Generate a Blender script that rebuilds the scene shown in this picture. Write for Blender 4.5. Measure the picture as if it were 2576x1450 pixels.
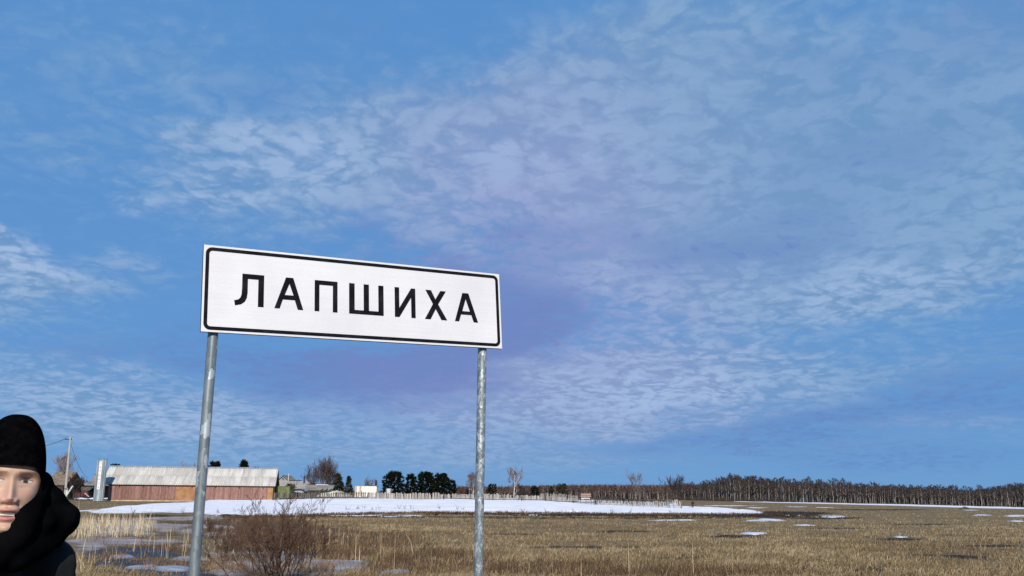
import bpy, bmesh, math, random
import numpy as np
from mathutils import Vector, Matrix, Euler, noise as mnoise

for o in list(bpy.data.objects):
    bpy.data.objects.remove(o, do_unlink=True)
S = bpy.context.scene
COL = S.collection
rng = np.random.default_rng(7)
random.seed(7)

# ------------------------------------------------------------------ camera
F, CX, CY = 2379.0, 1288.0, 725.0          # measured on the photograph at 2576 px width
PITCH, ROLL, CZ = math.radians(12.42), math.radians(0.61), 2.1
R3 = (Matrix.Rotation(math.pi / 2 + PITCH, 3, 'X') @ Matrix.Rotation(ROLL, 3, 'Z'))
RN = np.array(R3)
cam_d = bpy.data.cameras.new('camera')
cam_d.sensor_width = 36.0
cam_d.lens = 36.0 * F / 2576.0
cam_d.clip_start = 0.05
cam_d.clip_end = 20000.0
cam = bpy.data.objects.new('camera', cam_d)
cam.matrix_world = Matrix.Translation((0, 0, CZ)) @ R3.to_4x4()
COL.objects.link(cam)
S.camera = cam

# ------------------------------------------------------------------ sun, exposure
SUN_AZ, SUN_EL = math.radians(173.0), math.radians(29.0)     # azimuth from +Y towards +X: behind the camera
sd = Vector((math.sin(SUN_AZ) * math.cos(SUN_EL), math.cos(SUN_AZ) * math.cos(SUN_EL), math.sin(SUN_EL)))
sun_d = bpy.data.lights.new('sun', 'SUN')
sun_d.energy = 5.0
sun_d.angle = math.radians(0.53)
sun_d.color = (1.0, 0.93, 0.83)
sun = bpy.data.objects.new('sun', sun_d)
sun.rotation_euler = (-sd).to_track_quat('-Z', 'Y').to_euler()
sun.location = (0, -20, 40)
COL.objects.link(sun)
S.view_settings.view_transform = 'Standard'
S.view_settings.look = 'None'
S.view_settings.gamma = 1.0
S.view_settings.use_curve_mapping = False
S.view_settings.exposure = 0.0

# ------------------------------------------------------------------ sky
class E:
    """tiny expression builder over shader math nodes"""
    nt = None
    def __init__(self, s): self.s = s
    @staticmethod
    def wrap(v): return v.s if isinstance(v, E) else v
    @classmethod
    def m(cls, op, *a, clamp=False):
        n = cls.nt.nodes.new('ShaderNodeMath'); n.operation = op; n.use_clamp = clamp
        for i, v in enumerate(a):
            v = cls.wrap(v)
            if isinstance(v, (int, float)): n.inputs[i].default_value = v
            else: cls.nt.links.new(v, n.inputs[i])
        return E(n.outputs[0])
    def __add__(s, o): return E.m('ADD', s, o)
    __radd__ = __add__
    def __sub__(s, o): return E.m('SUBTRACT', s, o)
    def __rsub__(s, o): return E.m('SUBTRACT', o, s)
    def __mul__(s, o): return E.m('MULTIPLY', s, o)
    __rmul__ = __mul__
    def __truediv__(s, o): return E.m('DIVIDE', s, o)
    def __rtruediv__(s, o): return E.m('DIVIDE', o, s)
    def clamp(s): return E.m('ADD', s, 0.0, clamp=True)
    def smooth(s, a, b):
        n = E.nt.nodes.new('ShaderNodeMapRange'); n.interpolation_type = 'SMOOTHSTEP'
        n.inputs[1].default_value = a; n.inputs[2].default_value = b
        E.nt.links.new(s.s, n.inputs[0])
        return E(n.outputs[0])

def ray(px, py):
    v = R3 @ Vector(((px - CX) / F, -(py - CY) / F, -1.0))
    return v.normalized()

def build_sky():
    w = bpy.data.worlds.new('World'); S.world = w; w.use_nodes = True
    nt = w.node_tree; nt.nodes.clear(); E.nt = nt
    L = nt.links.new
    out = nt.nodes.new('ShaderNodeOutputWorld')
    bg = nt.nodes.new('ShaderNodeBackground')
    L(bg.outputs[0], out.inputs[0])
    sky = nt.nodes.new('ShaderNodeTexSky'); sky.sky_type = 'NISHITA'
    sky.sun_disc = False
    sky.sun_elevation = SUN_EL; sky.sun_rotation = SUN_AZ
    sky.altitude = 0; sky.air_density = 0.8; sky.dust_density = 0.15; sky.ozone_density = 3.2
    bg.inputs[1].default_value = SKY_STRENGTH
    tc = nt.nodes.new('ShaderNodeTexCoord')
    sep = nt.nodes.new('ShaderNodeSeparateXYZ'); L(tc.outputs['Generated'], sep.inputs[0])
    x, y, z = (E(s) for s in sep.outputs)
    def vec(a, b, c=0.0):
        n = nt.nodes.new('ShaderNodeCombineXYZ')
        for i, v in enumerate((a, b, c)):
            v = E.wrap(v)
            if isinstance(v, (int, float)): n.inputs[i].default_value = v
            else: L(v, n.inputs[i])
        return n.outputs[0]
    def noise(v, scale, detail=4, rough=0.55, dist=0.0, color=False):
        n = nt.nodes.new('ShaderNodeTexNoise')
        n.inputs['Scale'].default_value = scale; n.inputs['Detail'].default_value = detail
        n.inputs['Roughness'].default_value = rough; n.inputs['Distortion'].default_value = dist
        L(v, n.inputs['Vector'])
        if color:
            sp = nt.nodes.new('ShaderNodeSeparateXYZ'); L(n.outputs['Color'], sp.inputs[0])
            return [E(s) for s in sp.outputs]
        return E(n.outputs[0])
    zz = E.m('MAXIMUM', z, 0.0) + 0.20
    plane = vec(x / zz, y / zz)                       # the cloud deck seen from below
    az = E.m('ARCTAN2', x, y); el = E.m('ARCSINE', z)
    wx, wy, _ = noise(plane, 4.2, 6, 0.62, color=True)
    wx2, wy2, _ = noise(plane, 1.3, 2, 0.5, color=True)
    azw = az + (wx - 0.5) * 0.16 + (wx2 - 0.5) * 0.16
    elw = el + ((wy - 0.5) * 0.15 + (wy2 - 0.5) * 0.10) * E.m('MINIMUM', el * 3.0 + 0.12, 1.0)
    def field(blobs):
        tot = None
        for (px, py, rx, ry, wt, rot) in blobs:
            d = ray(px, py)
            a0, e0 = math.atan2(d.x, d.y), math.asin(d.z)
            u = azw - a0; v = elw - e0
            c, s = math.cos(math.radians(rot)), math.sin(math.radians(rot))
            uu = (u * (c * F / rx) + v * (s * F / rx)); vv = (v * (c * F / ry) - u * (s * F / ry))
            g = E.m('EXPONENT', (uu * uu + vv * vv) * -1.0) * wt
            tot = g if tot is None else tot + g
        return tot
    light = field(SKY_LIGHT)
    dark = field(SKY_DARK)
    def puffs(v, scale, sm=0.6, rnd=1.0):
        n = nt.nodes.new('ShaderNodeTexVoronoi'); n.feature = 'SMOOTH_F1'
        n.inputs['Scale'].default_value = scale; n.inputs['Smoothness'].default_value = sm
        n.inputs['Randomness'].default_value = rnd
        L(v, n.inputs['Vector'])
        return E(n.outputs[0])
    fine = noise(plane, 12.0, 6, 0.58, 0.2)
    pl2 = vec(x / zz + (wx - 0.5) * 0.22, y / zz + (wy - 0.5) * 0.22)
    cells = (0.55 - puffs(pl2, 22.0)) + (0.5 - puffs(pl2, 47.0, 0.4)) * 0.55
    broad = noise(plane, 1.7, 4, 0.6, 0.3)
    streak = noise(vec(az * 2.6, el * 42.0, 0.3), 1.0, 4, 0.55, 0.4)
    lowband = 1.0 - el.smooth(0.05, 0.15)
    tex = (fine - 0.5) * 1.25 + cells * 0.95
    cover = light * 0.68 + (broad - 0.5) * 0.40 + tex * (0.22 + light * 0.24) * (1.0 - lowband * 0.7) + (streak - 0.5) * 0.85 * lowband
    cover = cover.smooth(0.0, 0.98)
    shade = dark * 0.75 + (tex * 1.0 + (broad - 0.5) * 0.3) * E.m('MINIMUM', dark, 0.7)
    shade = shade.smooth(0.0, 1.1)
    fade = z.smooth(-0.02, 0.03)
    def mix(fac, a, b):
        n = nt.nodes.new('ShaderNodeMix'); n.data_type = 'RGBA'
        L(fac.s, n.inputs[0])
        for i, v in ((6, a), (7, b)):
            if isinstance(v, tuple): n.inputs[i].default_value = (*v, 1)
            else: L(v, n.inputs[i])
        return n.outputs[2]
    k = 1.0 / SKY_STRENGTH
    tint = nt.nodes.new('ShaderNodeMix'); tint.data_type = 'RGBA'; tint.blend_type = 'MULTIPLY'
    tint.inputs[0].default_value = 1.0
    L(sky.outputs[0], tint.inputs[6]); tint.inputs[7].default_value = (*SKY_TINT, 1)
    clear = mix(z.smooth(0.0, 0.42), tuple(c * k for c in SKY_LOW), tuple(c * k for c in SKY_HIGH))
    base = nt.nodes.new('ShaderNodeMix'); base.data_type = 'RGBA'
    base.inputs[0].default_value = 0.9
    L(tint.outputs[2], base.inputs[6]); L(clear, base.inputs[7])
    warm = field(SKY_WARM)
    warm = warm.clamp()
    lit = mix(warm, tuple(c * k for c in (0.238, 0.398, 0.620)), tuple(c * k for c in (0.335, 0.415, 0.665)))
    litd = mix(warm, tuple(c * k for c in (0.172, 0.322, 0.548)), tuple(c * k for c in (0.262, 0.338, 0.585)))
    lit = mix(field(SKY_BRIGHT).clamp(), lit, tuple(c * k for c in (0.372, 0.500, 0.745)))
    lit = mix((tex * 1.3 + (broad - 0.5) * 1.0).smooth(-0.45, 0.50), litd, lit)
    drk = mix(warm, tuple(c * k for c in (0.120, 0.240, 0.540)), tuple(c * k for c in (0.165, 0.235, 0.530)))
    c1 = mix(cover * 0.92, base.outputs[2], lit)
    c2 = mix(shade * 0.85, c1, drk)
    L(c2, bg.inputs[0])
    w.cycles.sampling_method = 'MANUAL'
    w.cycles.sample_map_resolution = 256

SKY_STRENGTH = 0.10
SKY_TINT = (0.62, 0.86, 1.0)
SKY_LOW = (0.120, 0.295, 0.615)
SKY_HIGH = (0.106, 0.292, 0.625)
# px, py, half-width, half-height, weight, tilt(deg)
SKY_LIGHT = [
    (830, 440, 330, 110, 0.95, -6), (1350, 420, 440, 200, 1.15, 0), (540, 370, 110, 45, 0.55, 15), (560, 440, 130, 50, 0.45, -10),
    (1000, 330, 300, 70, 0.45, 10), (1750, 480, 420, 260, 0.70, 0), (2150, 250, 520, 300, 0.95, 0), (2480, 480, 300, 300, 0.80, 0), (1950, 560, 420, 160, 0.5, 0),
    (1700, 120, 380, 150, 0.62, 0), (1250, 230, 330, 120, 0.40, 0), (380, 170, 520, 130, 0.50, 3), (90, 340, 220, 60, 0.35, 0), (240, 385, 70, 18, 0.45, -6),
    (70, 630, 170, 55, 0.90, 0), (200, 700, 260, 50, 0.60, 0), (60, 720, 160, 60, 0.45, 0), (420, 470, 220, 30, 0.35, 0),
    (800, 570, 320, 80, 0.55, 0), (1500, 700, 260, 110, 0.60, 8), (2150, 680, 380, 110, 0.85, 6),
    (1850, 780, 330, 80, 0.62, 6), (1650, 975, 430, 95, 1.35, 2), (1350, 970, 260, 90, 0.65, 0), (1080, 1020, 240, 50, 0.45, 0),
    (1480, 1050, 260, 45, 0.75, 4), (600, 1050, 460, 90, 0.75, 0), (150, 970, 360, 120, 0.85, 0), (1000, 1120, 700, 60, 0.45, 0),
    (800, 1160, 600, 40, 0.30, 0), (2400, 1065, 260, 26, 0.55, 0), (2200, 940, 330, 60, 0.50, 4),
    (2000, 1120, 280, 16, 0.40, 3), (1700, 1165, 500, 22, 0.30, 0), (1280, 1130, 260, 40, 0.30, 0),
]
SKY_DARK = [
    (1310, 750, 210, 110, 1.0, 0), (1080, 660, 240, 50, 0.65, 0), (900, 950, 340, 80, 1.15, 3), (1080, 960, 200, 60, 0.4, 0),
    (1150, 910, 260, 80, 0.75, 8), (1300, 830, 160, 60, 0.60, 10), (620, 880, 260, 40, 0.50, 0), (250, 875, 240, 32, 0.45, 0),
    (1750, 620, 260, 60, 0.40, 0), (1350, 580, 300, 60, 0.35, 0), (2050, 1050, 380, 50, 0.85, 3), (2480, 960, 220, 80, 0.55, 0),
    (2250, 1150, 460, 36, 0.60, 0), (1700, 1120, 330, 30, 0.45, 3), (2520, 40, 200, 90, 0.55, 0), (1000, 1235, 900, 18, 0.3, 0),
    (650, 220, 150, 60, 0.38, 0), (830, 70, 170, 60, 0.35, 0), (1950, 620, 260, 50, 0.35, 0), (2250, 350, 260, 50, 0.30, 0),
    (2000, 130, 240, 60, 0.30, 0), (2200, 300, 420, 240, 0.32, 0), (1900, 540, 320, 90, 0.30, 0),
]
SKY_BRIGHT = [(1650, 1000, 420, 90, 1.0, 0), (1500, 700, 220, 60, .5, 8), (2180, 700, 320, 80, .75, 6), (680, 420, 230, 90, .8, -6), (70, 640, 200, 70, 1.0, 0),
              (600, 1060, 460, 80, .6, 0), (200, 980, 300, 90, .5, 0), (1300, 400, 260, 70, .4, 0), (2400, 1065, 200, 22, .6, 0), (420, 470, 220, 30, .6, 0)]
SKY_WARM = [(1300, 500, 420, 330, 0.9, 0), (1050, 900, 380, 220, 1.0, 0), (1600, 1000, 330, 160, 0.5, 0), (1450, 750, 330, 200, 0.6, 0)]
build_sky()

# ------------------------------------------------------------------ helpers
def at(px, py, Y):
    """point seen at photograph pixel (px, py) that lies at world depth Y"""
    d = ray(px, py)
    return Vector((0, 0, CZ)) + d * (Y / d.y)

def project(x, y, z):
    x = np.asarray(x, float); y = np.asarray(y, float); z = np.asarray(z, float)
    v0 = RN[0, 0] * x + RN[1, 0] * y + RN[2, 0] * (z - CZ)
    v1 = RN[0, 1] * x + RN[1, 1] * y + RN[2, 1] * (z - CZ)
    v2 = -(RN[0, 2] * x + RN[1, 2] * y + RN[2, 2] * (z - CZ))
    v2 = np.where(v2 < 0.2, 0.2, v2)
    return CX + F * v0 / v2, CY - F * v1 / v2

def sstep(a, b, x):
    t = np.clip((np.asarray(x, float) - a) / (b - a), 0, 1)
    return t * t * (3 - 2 * t)

def _hash(ix, iy, seed):
    h = (ix.astype(np.int64) * 374761393 + iy.astype(np.int64) * 668265263 + seed * 974634541) & 0xFFFFFFFF
    h = ((h ^ (h >> 13)) * 1274126177) & 0xFFFFFFFF
    return ((h ^ (h >> 16)) & 0xFFFF) / 65535.0

def vnoise(x, y, scale=1.0, octaves=3, seed=0):
    x = np.asarray(x, float) * scale; y = np.asarray(y, float) * scale
    tot = 0; amp = 0.5; norm = 0
    for o in range(octaves):
        ix = np.floor(x); iy = np.floor(y); fx = x - ix; fy = y - iy
        fx = fx * fx * (3 - 2 * fx); fy = fy * fy * (3 - 2 * fy)
        a = _hash(ix, iy, seed + o); b = _hash(ix + 1, iy, seed + o)
        c = _hash(ix, iy + 1, seed + o); d = _hash(ix + 1, iy + 1, seed + o)
        tot = tot + amp * ((a * (1 - fx) + b * fx) * (1 - fy) + (c * (1 - fx) + d * fx) * fy)
        norm += amp; amp *= 0.5; x = x * 2.03 + 17.1; y = y * 2.03 + 5.3
    return tot / norm

def tag(o, label=None, cat=None, group=None, kind=None):
    if label: o['label'] = label
    if cat: o['category'] = cat
    if group: o['group'] = group
    if kind: o['kind'] = kind
    return o

def thing(name, label, cat, loc=(0, 0, 0), rz=0.0, group=None):
    o = bpy.data.objects.new(name, None)
    o.empty_display_size = 0.3
    o.location = loc; o.rotation_euler = (0, 0, rz)
    COL.objects.link(o)
    return tag(o, label, cat, group)

class MB:
    def __init__(s): s.v = []; s.f = []; s.mi = []; s.n = 0; s.smooth = []
    def add(s, verts, faces, mi=0, smooth=False):
        b = s.n
        s.v.extend([tuple(p) for p in verts]); s.n += len(verts)
        for f in faces:
            s.f.append(tuple(i + b for i in f)); s.mi.append(mi); s.smooth.append(smooth)
        return s
    def box(s, c, size, rot=None, mi=0):
        hx, hy, hz = size[0] / 2, size[1] / 2, size[2] / 2
        vs = [Vector((x, y, z)) for z in (-hz, hz) for y in (-hy, hy) for x in (-hx, hx)]
        if rot is not None: vs = [rot @ p for p in vs]
        c = Vector(c)
        return s.add([p + c for p in vs], [(0, 2, 3, 1), (4, 5, 7, 6), (0, 1, 5, 4), (2, 6, 7, 3), (0, 4, 6, 2), (1, 3, 7, 5)], mi)
    def tube(s, pts, radii, sides=6, mi=0, caps=True, smooth=True):
        pts = [Vector(p) for p in pts]
        if isinstance(radii, (int, float)): radii = [radii] * len(pts)
        rings = []; ref = None
        for i, p in enumerate(pts):
            t = (pts[min(i + 1, len(pts) - 1)] - pts[max(i - 1, 0)])
            if t.length < 1e-9: t = Vector((0, 0, 1))
            t.normalize()
            if ref is None: ref = t.orthogonal().normalized()
            u = ref - t * ref.dot(t)
            if u.length < 1e-4: u = t.orthogonal()
            u.normalize(); w = t.cross(u); ref = u
            rings += [p + (u * math.cos(2 * math.pi * k / sides) + w * math.sin(2 * math.pi * k / sides)) * radii[i] for k in range(sides)]
        fs = []
        for i in range(len(pts) - 1):
            for k in range(sides):
                a = i * sides + k; b = i * sides + (k + 1) % sides
                fs.append((a, b, b + sides, a + sides))
        s.add(rings, fs, mi, smooth)
        if caps and sides > 2:
            n = len(pts)
            s.add(rings[:sides], [tuple(reversed(range(sides)))], mi)
            s.add(rings[-sides:], [tuple(range(sides))], mi)
        return s
    def prism(s, poly, depth, tf, mi=0):
        """polygon (2D, ccw) extruded towards -y of the local frame tf"""
        n = len(poly)
        vs = [tf @ Vector((p[0], 0, p[1])) for p in poly] + [tf @ Vector((p[0], -depth, p[1])) for p in poly]
        fs = [tuple(range(n, 2 * n)), tuple(reversed(range(n)))]
        fs += [(i, (i + 1) % n, n + (i + 1) % n, n + i) for i in range(n)]
        return s.add(vs, fs, mi)
    def mesh(s, name, mats):
        me = bpy.data.meshes.new(name)
        me.from_pydata(s.v, [], s.f)
        for m in mats: me.materials.append(m)
        me.polygons.foreach_set('material_index', s.mi)
        me.polygons.foreach_set('use_smooth', s.smooth)
        me.update()
        return me
    def build(s, name, mats, parent=None):
        if not isinstance(mats, (list, tuple)): mats = [mats]
        return put(name, s.mesh(name, mats), parent)

def put(name, me, parent=None, mw=None):
    o = bpy.data.objects.new(name, me)
    COL.objects.link(o)
    if parent is not None: o.parent = parent
    if mw is not None: o.matrix_local = mw
    return o

def np_mesh(name, verts, faces, mats, smooth=False, attrs=None, mi=None):
    """verts (n,3); faces (m,3|4) arrays"""
    me = bpy.data.meshes.new(name)
    n, (m, k) = len(verts), faces.shape
    me.vertices.add(n); me.vertices.foreach_set('co', np.asarray(verts, np.float32).ravel())
    me.loops.add(m * k); me.loops.foreach_set('vertex_index', faces.astype(np.int32).ravel())
    me.polygons.add(m)
    me.polygons.foreach_set('loop_start', np.arange(0, m * k, k, dtype=np.int32))
    try: me.polygons.foreach_set('loop_total', np.full(m, k, dtype=np.int32))
    except Exception: pass
    for mt in (mats if isinstance(mats, (list, tuple)) else [mats]): me.materials.append(mt)
    me.update(calc_edges=True)
    me.polygons.foreach_set('use_smooth', np.full(m, smooth))
    if mi is not None: me.polygons.foreach_set('material_index', np.asarray(mi, np.int32))
    for an, av in (attrs or {}).items():
        a = me.attributes.new(an, 'FLOAT', 'POINT'); a.data.foreach_set('value', np.asarray(av, np.float32))
    me.validate()
    return me

# ------------------------------------------------------------------ materials
def material(name):
    m = bpy.data.materials.new(name); m.use_nodes = True
    nt = m.node_tree
    b = nt.nodes['Principled BSDF']
    return m, nt, b

def rgba(c): return (c[0], c[1], c[2], 1.0)

def mk(name, c1, c2=None, scale=4.0, rough=0.85, detail=5, lo=0.35, hi=0.65, bump=0.0, bscale=None, metallic=0.0,
       coord='Object', stretch=None, obj_random=0.0, spec=0.3, attr=None, c3=None, scale3=0.6):
    m, nt, b = material(name); L = nt.links.new
    b.inputs['Roughness'].default_value = rough
    b.inputs['Metallic'].default_value = metallic
    b.inputs['Specular IOR Level'].default_value = spec
    if c2 is None:
        b.inputs['Base Color'].default_value = rgba(c1); return m
    tc = nt.nodes.new('ShaderNodeTexCoord'); src = tc.outputs[coord]
    if coord == 'World':
        pass
    if stretch:
        mp = nt.nodes.new('ShaderNodeMapping'); mp.inputs['Scale'].default_value = stretch
        L(src, mp.inputs[0]); src = mp.outputs[0]
    if obj_random:
        oi = nt.nodes.new('ShaderNodeObjectInfo')
        ad = nt.nodes.new('ShaderNodeVectorMath'); ad.operation = 'ADD'
        sc = nt.nodes.new('ShaderNodeVectorMath'); sc.operation = 'SCALE'
        cb = nt.nodes.new('ShaderNodeCombineXYZ')
        for i in range(3): L(oi.outputs['Random'], cb.inputs[i])
        L(cb.outputs[0], sc.inputs[0]); sc.inputs['Scale'].default_value = 37.0
        L(src, ad.inputs[0]); L(sc.outputs[0], ad.inputs[1]); src = ad.outputs[0]
    nz = nt.nodes.new('ShaderNodeTexNoise'); nz.inputs['Scale'].default_value = scale; nz.inputs['Detail'].default_value = detail
    L(src, nz.inputs['Vector'])
    mr = nt.nodes.new('ShaderNodeMapRange'); mr.inputs[1].default_value = lo; mr.inputs[2].default_value = hi
    L(nz.outputs[0], mr.inputs[0])
    mx = nt.nodes.new('ShaderNodeMix'); mx.data_type = 'RGBA'
    mx.inputs[6].default_value = rgba(c1); mx.inputs[7].default_value = rgba(c2)
    L(mr.outputs[0], mx.inputs[0]); col = mx.outputs[2]
    if c3 is not None:
        n3 = nt.nodes.new('ShaderNodeTexNoise'); n3.inputs['Scale'].default_value = scale3; n3.inputs['Detail'].default_value = 4
        L(src, n3.inputs['Vector'])
        r3 = nt.nodes.new('ShaderNodeMapRange'); r3.inputs[1].default_value = 0.48; r3.inputs[2].default_value = 0.68
        L(n3.outputs[0], r3.inputs[0])
        m3 = nt.nodes.new('ShaderNodeMix'); m3.data_type = 'RGBA'; m3.inputs[7].default_value = rgba(c3)
        L(r3.outputs[0], m3.inputs[0]); L(col, m3.inputs[6]); col = m3.outputs[2]
    if obj_random:
        mu = nt.nodes.new('ShaderNodeMix'); mu.data_type = 'RGBA'; mu.blend_type = 'MULTIPLY'; mu.inputs[0].default_value = 1.0
        r2 = nt.nodes.new('ShaderNodeMapRange'); r2.inputs[3].default_value = 1.0 - obj_random; r2.inputs[4].default_value = 1.0 + obj_random * 0.6
        L(oi.outputs['Random'], r2.inputs[0])
        cc = nt.nodes.new('ShaderNodeCombineColor')
        for i in range(3): L(r2.outputs[0], cc.inputs[i])
        L(col, mu.inputs[6]); L(cc.outputs[0], mu.inputs[7]); col = mu.outputs[2]
    if attr:      # per-vertex tint 0..1 scales the colour
        a = nt.nodes.new('ShaderNodeAttribute'); a.attribute_name = attr
        m2 = nt.nodes.new('ShaderNodeMix'); m2.data_type = 'RGBA'
        L(a.outputs['Fac'], m2.inputs[0]); L(col, m2.inputs[6]); m2.inputs[7].default_value = rgba(c3 or c2); col = m2.outputs[2]
    L(col, b.inputs['Base Color'])
    if bump:
        bp = nt.nodes.new('ShaderNodeBump'); bp.inputs['Strength'].default_value = bump; bp.inputs['Distance'].default_value = 0.05
        n2 = nt.nodes.new('ShaderNodeTexNoise'); n2.inputs['Scale'].default_value = bscale or scale * 2; n2.inputs['Detail'].default_value = 6
        L(src, n2.inputs['Vector']); L(n2.outputs[0], bp.inputs['Height']); L(bp.outputs[0], b.inputs['Normal'])
    return m

def ramp_mat(name, cols, attr='tint', rough=0.9, spec=0.1, translucent=0.0):
    """colour picked along a ramp by a per-vertex attribute"""
    m, nt, b = material(name); L = nt.links.new
    a = nt.nodes.new('ShaderNodeAttribute'); a.attribute_name = attr
    r = nt.nodes.new('ShaderNodeValToRGB'); el = r.color_ramp.elements
    for i, c in enumerate(cols):
        p = i / (len(cols) - 1)
        if i == 0: e = el[0]; e.position = 0
        elif i == len(cols) - 1: e = el[len(el) - 1]; e.position = 1
        else: e = el.new(p)
        e.color = rgba(c)
    L(a.outputs['Fac'], r.inputs[0]); L(r.outputs[0], b.inputs['Base Color'])
    b.inputs['Roughness'].default_value = rough; b.inputs['Specular IOR Level'].default_value = spec
    return m

# ------------------------------------------------------------------ terrain
ZB = ([-400, 255, 270, 480, 690, 860, 1000, 1200, 1370, 1500, 1715, 1900, 2100, 4000],
      [0.57, 0.57, 0.70, 0.80, 0.95, 1.25, 1.38, 1.27, 1.20, 0.75, 0.50, 0.22, 0.0, 0.0])
Y1 = ([-400, 270, 690, 1000, 1370, 1500, 1715, 4000], [140, 140, 150, 150, 146, 143, 140, 140])
Y0 = ([-400, 240, 560, 760, 1200, 1715, 4000], [92, 92, 98, 112, 116, 121, 121])

def pxof(x, y):
    yy = np.maximum(np.asarray(y, float), 5.0)
    return 1288 + 2436 * np.asarray(x, float) / yy

def zt(x, y, rough=True):
    x = np.asarray(x, float); y = np.asarray(y, float)
    px = pxof(x, y)
    z = 0.55 * (1 - sstep(7.5, 18, y))
    zb = np.interp(px, *ZB); y0 = np.interp(px, *Y0); y1 = np.interp(px, *Y1)
    z = z + zb * sstep(0, 1, (y - y0) / (y1 - y0)) * (y > 60)
    far = 1.23 - np.maximum(px - 1720, 0) * (0.0023)
    far = np.maximum(far, -1.6)
    t = sstep(185, 440, y)
    z = z * (1 - t) + far * t
    if rough:
        amp = 0.10 * sstep(16, 30, y) * (1 - 0.6 * sstep(90, 120, y))
        z = z + amp * (vnoise(x, y, 0.35, 3, 3) - 0.5) * 2 + 0.03 * (vnoise(x, y, 1.7, 2, 9) - 0.5) * sstep(14, 22, y)
        z = z + 0.5 * (vnoise(x, y, 0.02, 2, 19) - 0.5) * sstep(190, 330, y)
    return z

def zt1(x, y): return float(zt(np.array([x]), np.array([y]))[0])

def blobs(px, py, lst):
    s = np.full(np.shape(px), -9.0)
    for (bx, by, rx, ry) in lst:
        s = np.maximum(s, 1 - np.sqrt(((px - bx) / rx) ** 2 + ((py - by) / ry) ** 2))
    return s

# places measured on the photograph (px, py, half-width, half-height)
BROWN = [(500, 1316, 130, 14), (640, 1330, 150, 36), (800, 1345, 130, 30), (950, 1362, 130, 26), (440, 1338, 60, 9), (395, 1385, 90, 24),
         (1100, 1415, 190, 30), (1350, 1432, 220, 24), (1700, 1446, 400, 16), (330, 1372, 90, 10), (260, 1300, 110, 6), (860, 1392, 110, 18), (1000, 1432, 150, 24)]
DRYGRASS_FRONT = [(250, 1446, 110, 20), (190, 1420, 50, 26), (215, 1265, 30, 7), (330, 1455, 120, 12), (560, 1420, 60, 20)]
SOIL = [(1600, 1297.5, 330, 2.5), (1250, 1291.5, 220, 2.0), (1900, 1297, 160, 6), (1960, 1292, 150, 4.5), (1550, 1304, 420, 1.6), (2000, 1304, 120, 1.5),
        (2200, 1283, 150, 1.5), (330, 1298, 150, 3.0), (1050, 1301.5, 300, 1.4), (2080, 1304, 90, 3.0), (2330, 1399, 110, 4), (2440, 1403, 80, 3.5), (1480, 1378, 150, 3), (1700, 1406, 70, 3), (1990, 1421, 60, 4), (2190, 1436, 70, 5), (1850, 1350, 90, 3), (2260, 1358, 80, 3), (2500, 1375, 90, 3), (1300, 1345, 90, 2.5), (1560, 1338, 80, 2.5), (2090, 1330, 80, 2), (2330, 1320, 90, 1.8)]

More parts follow.
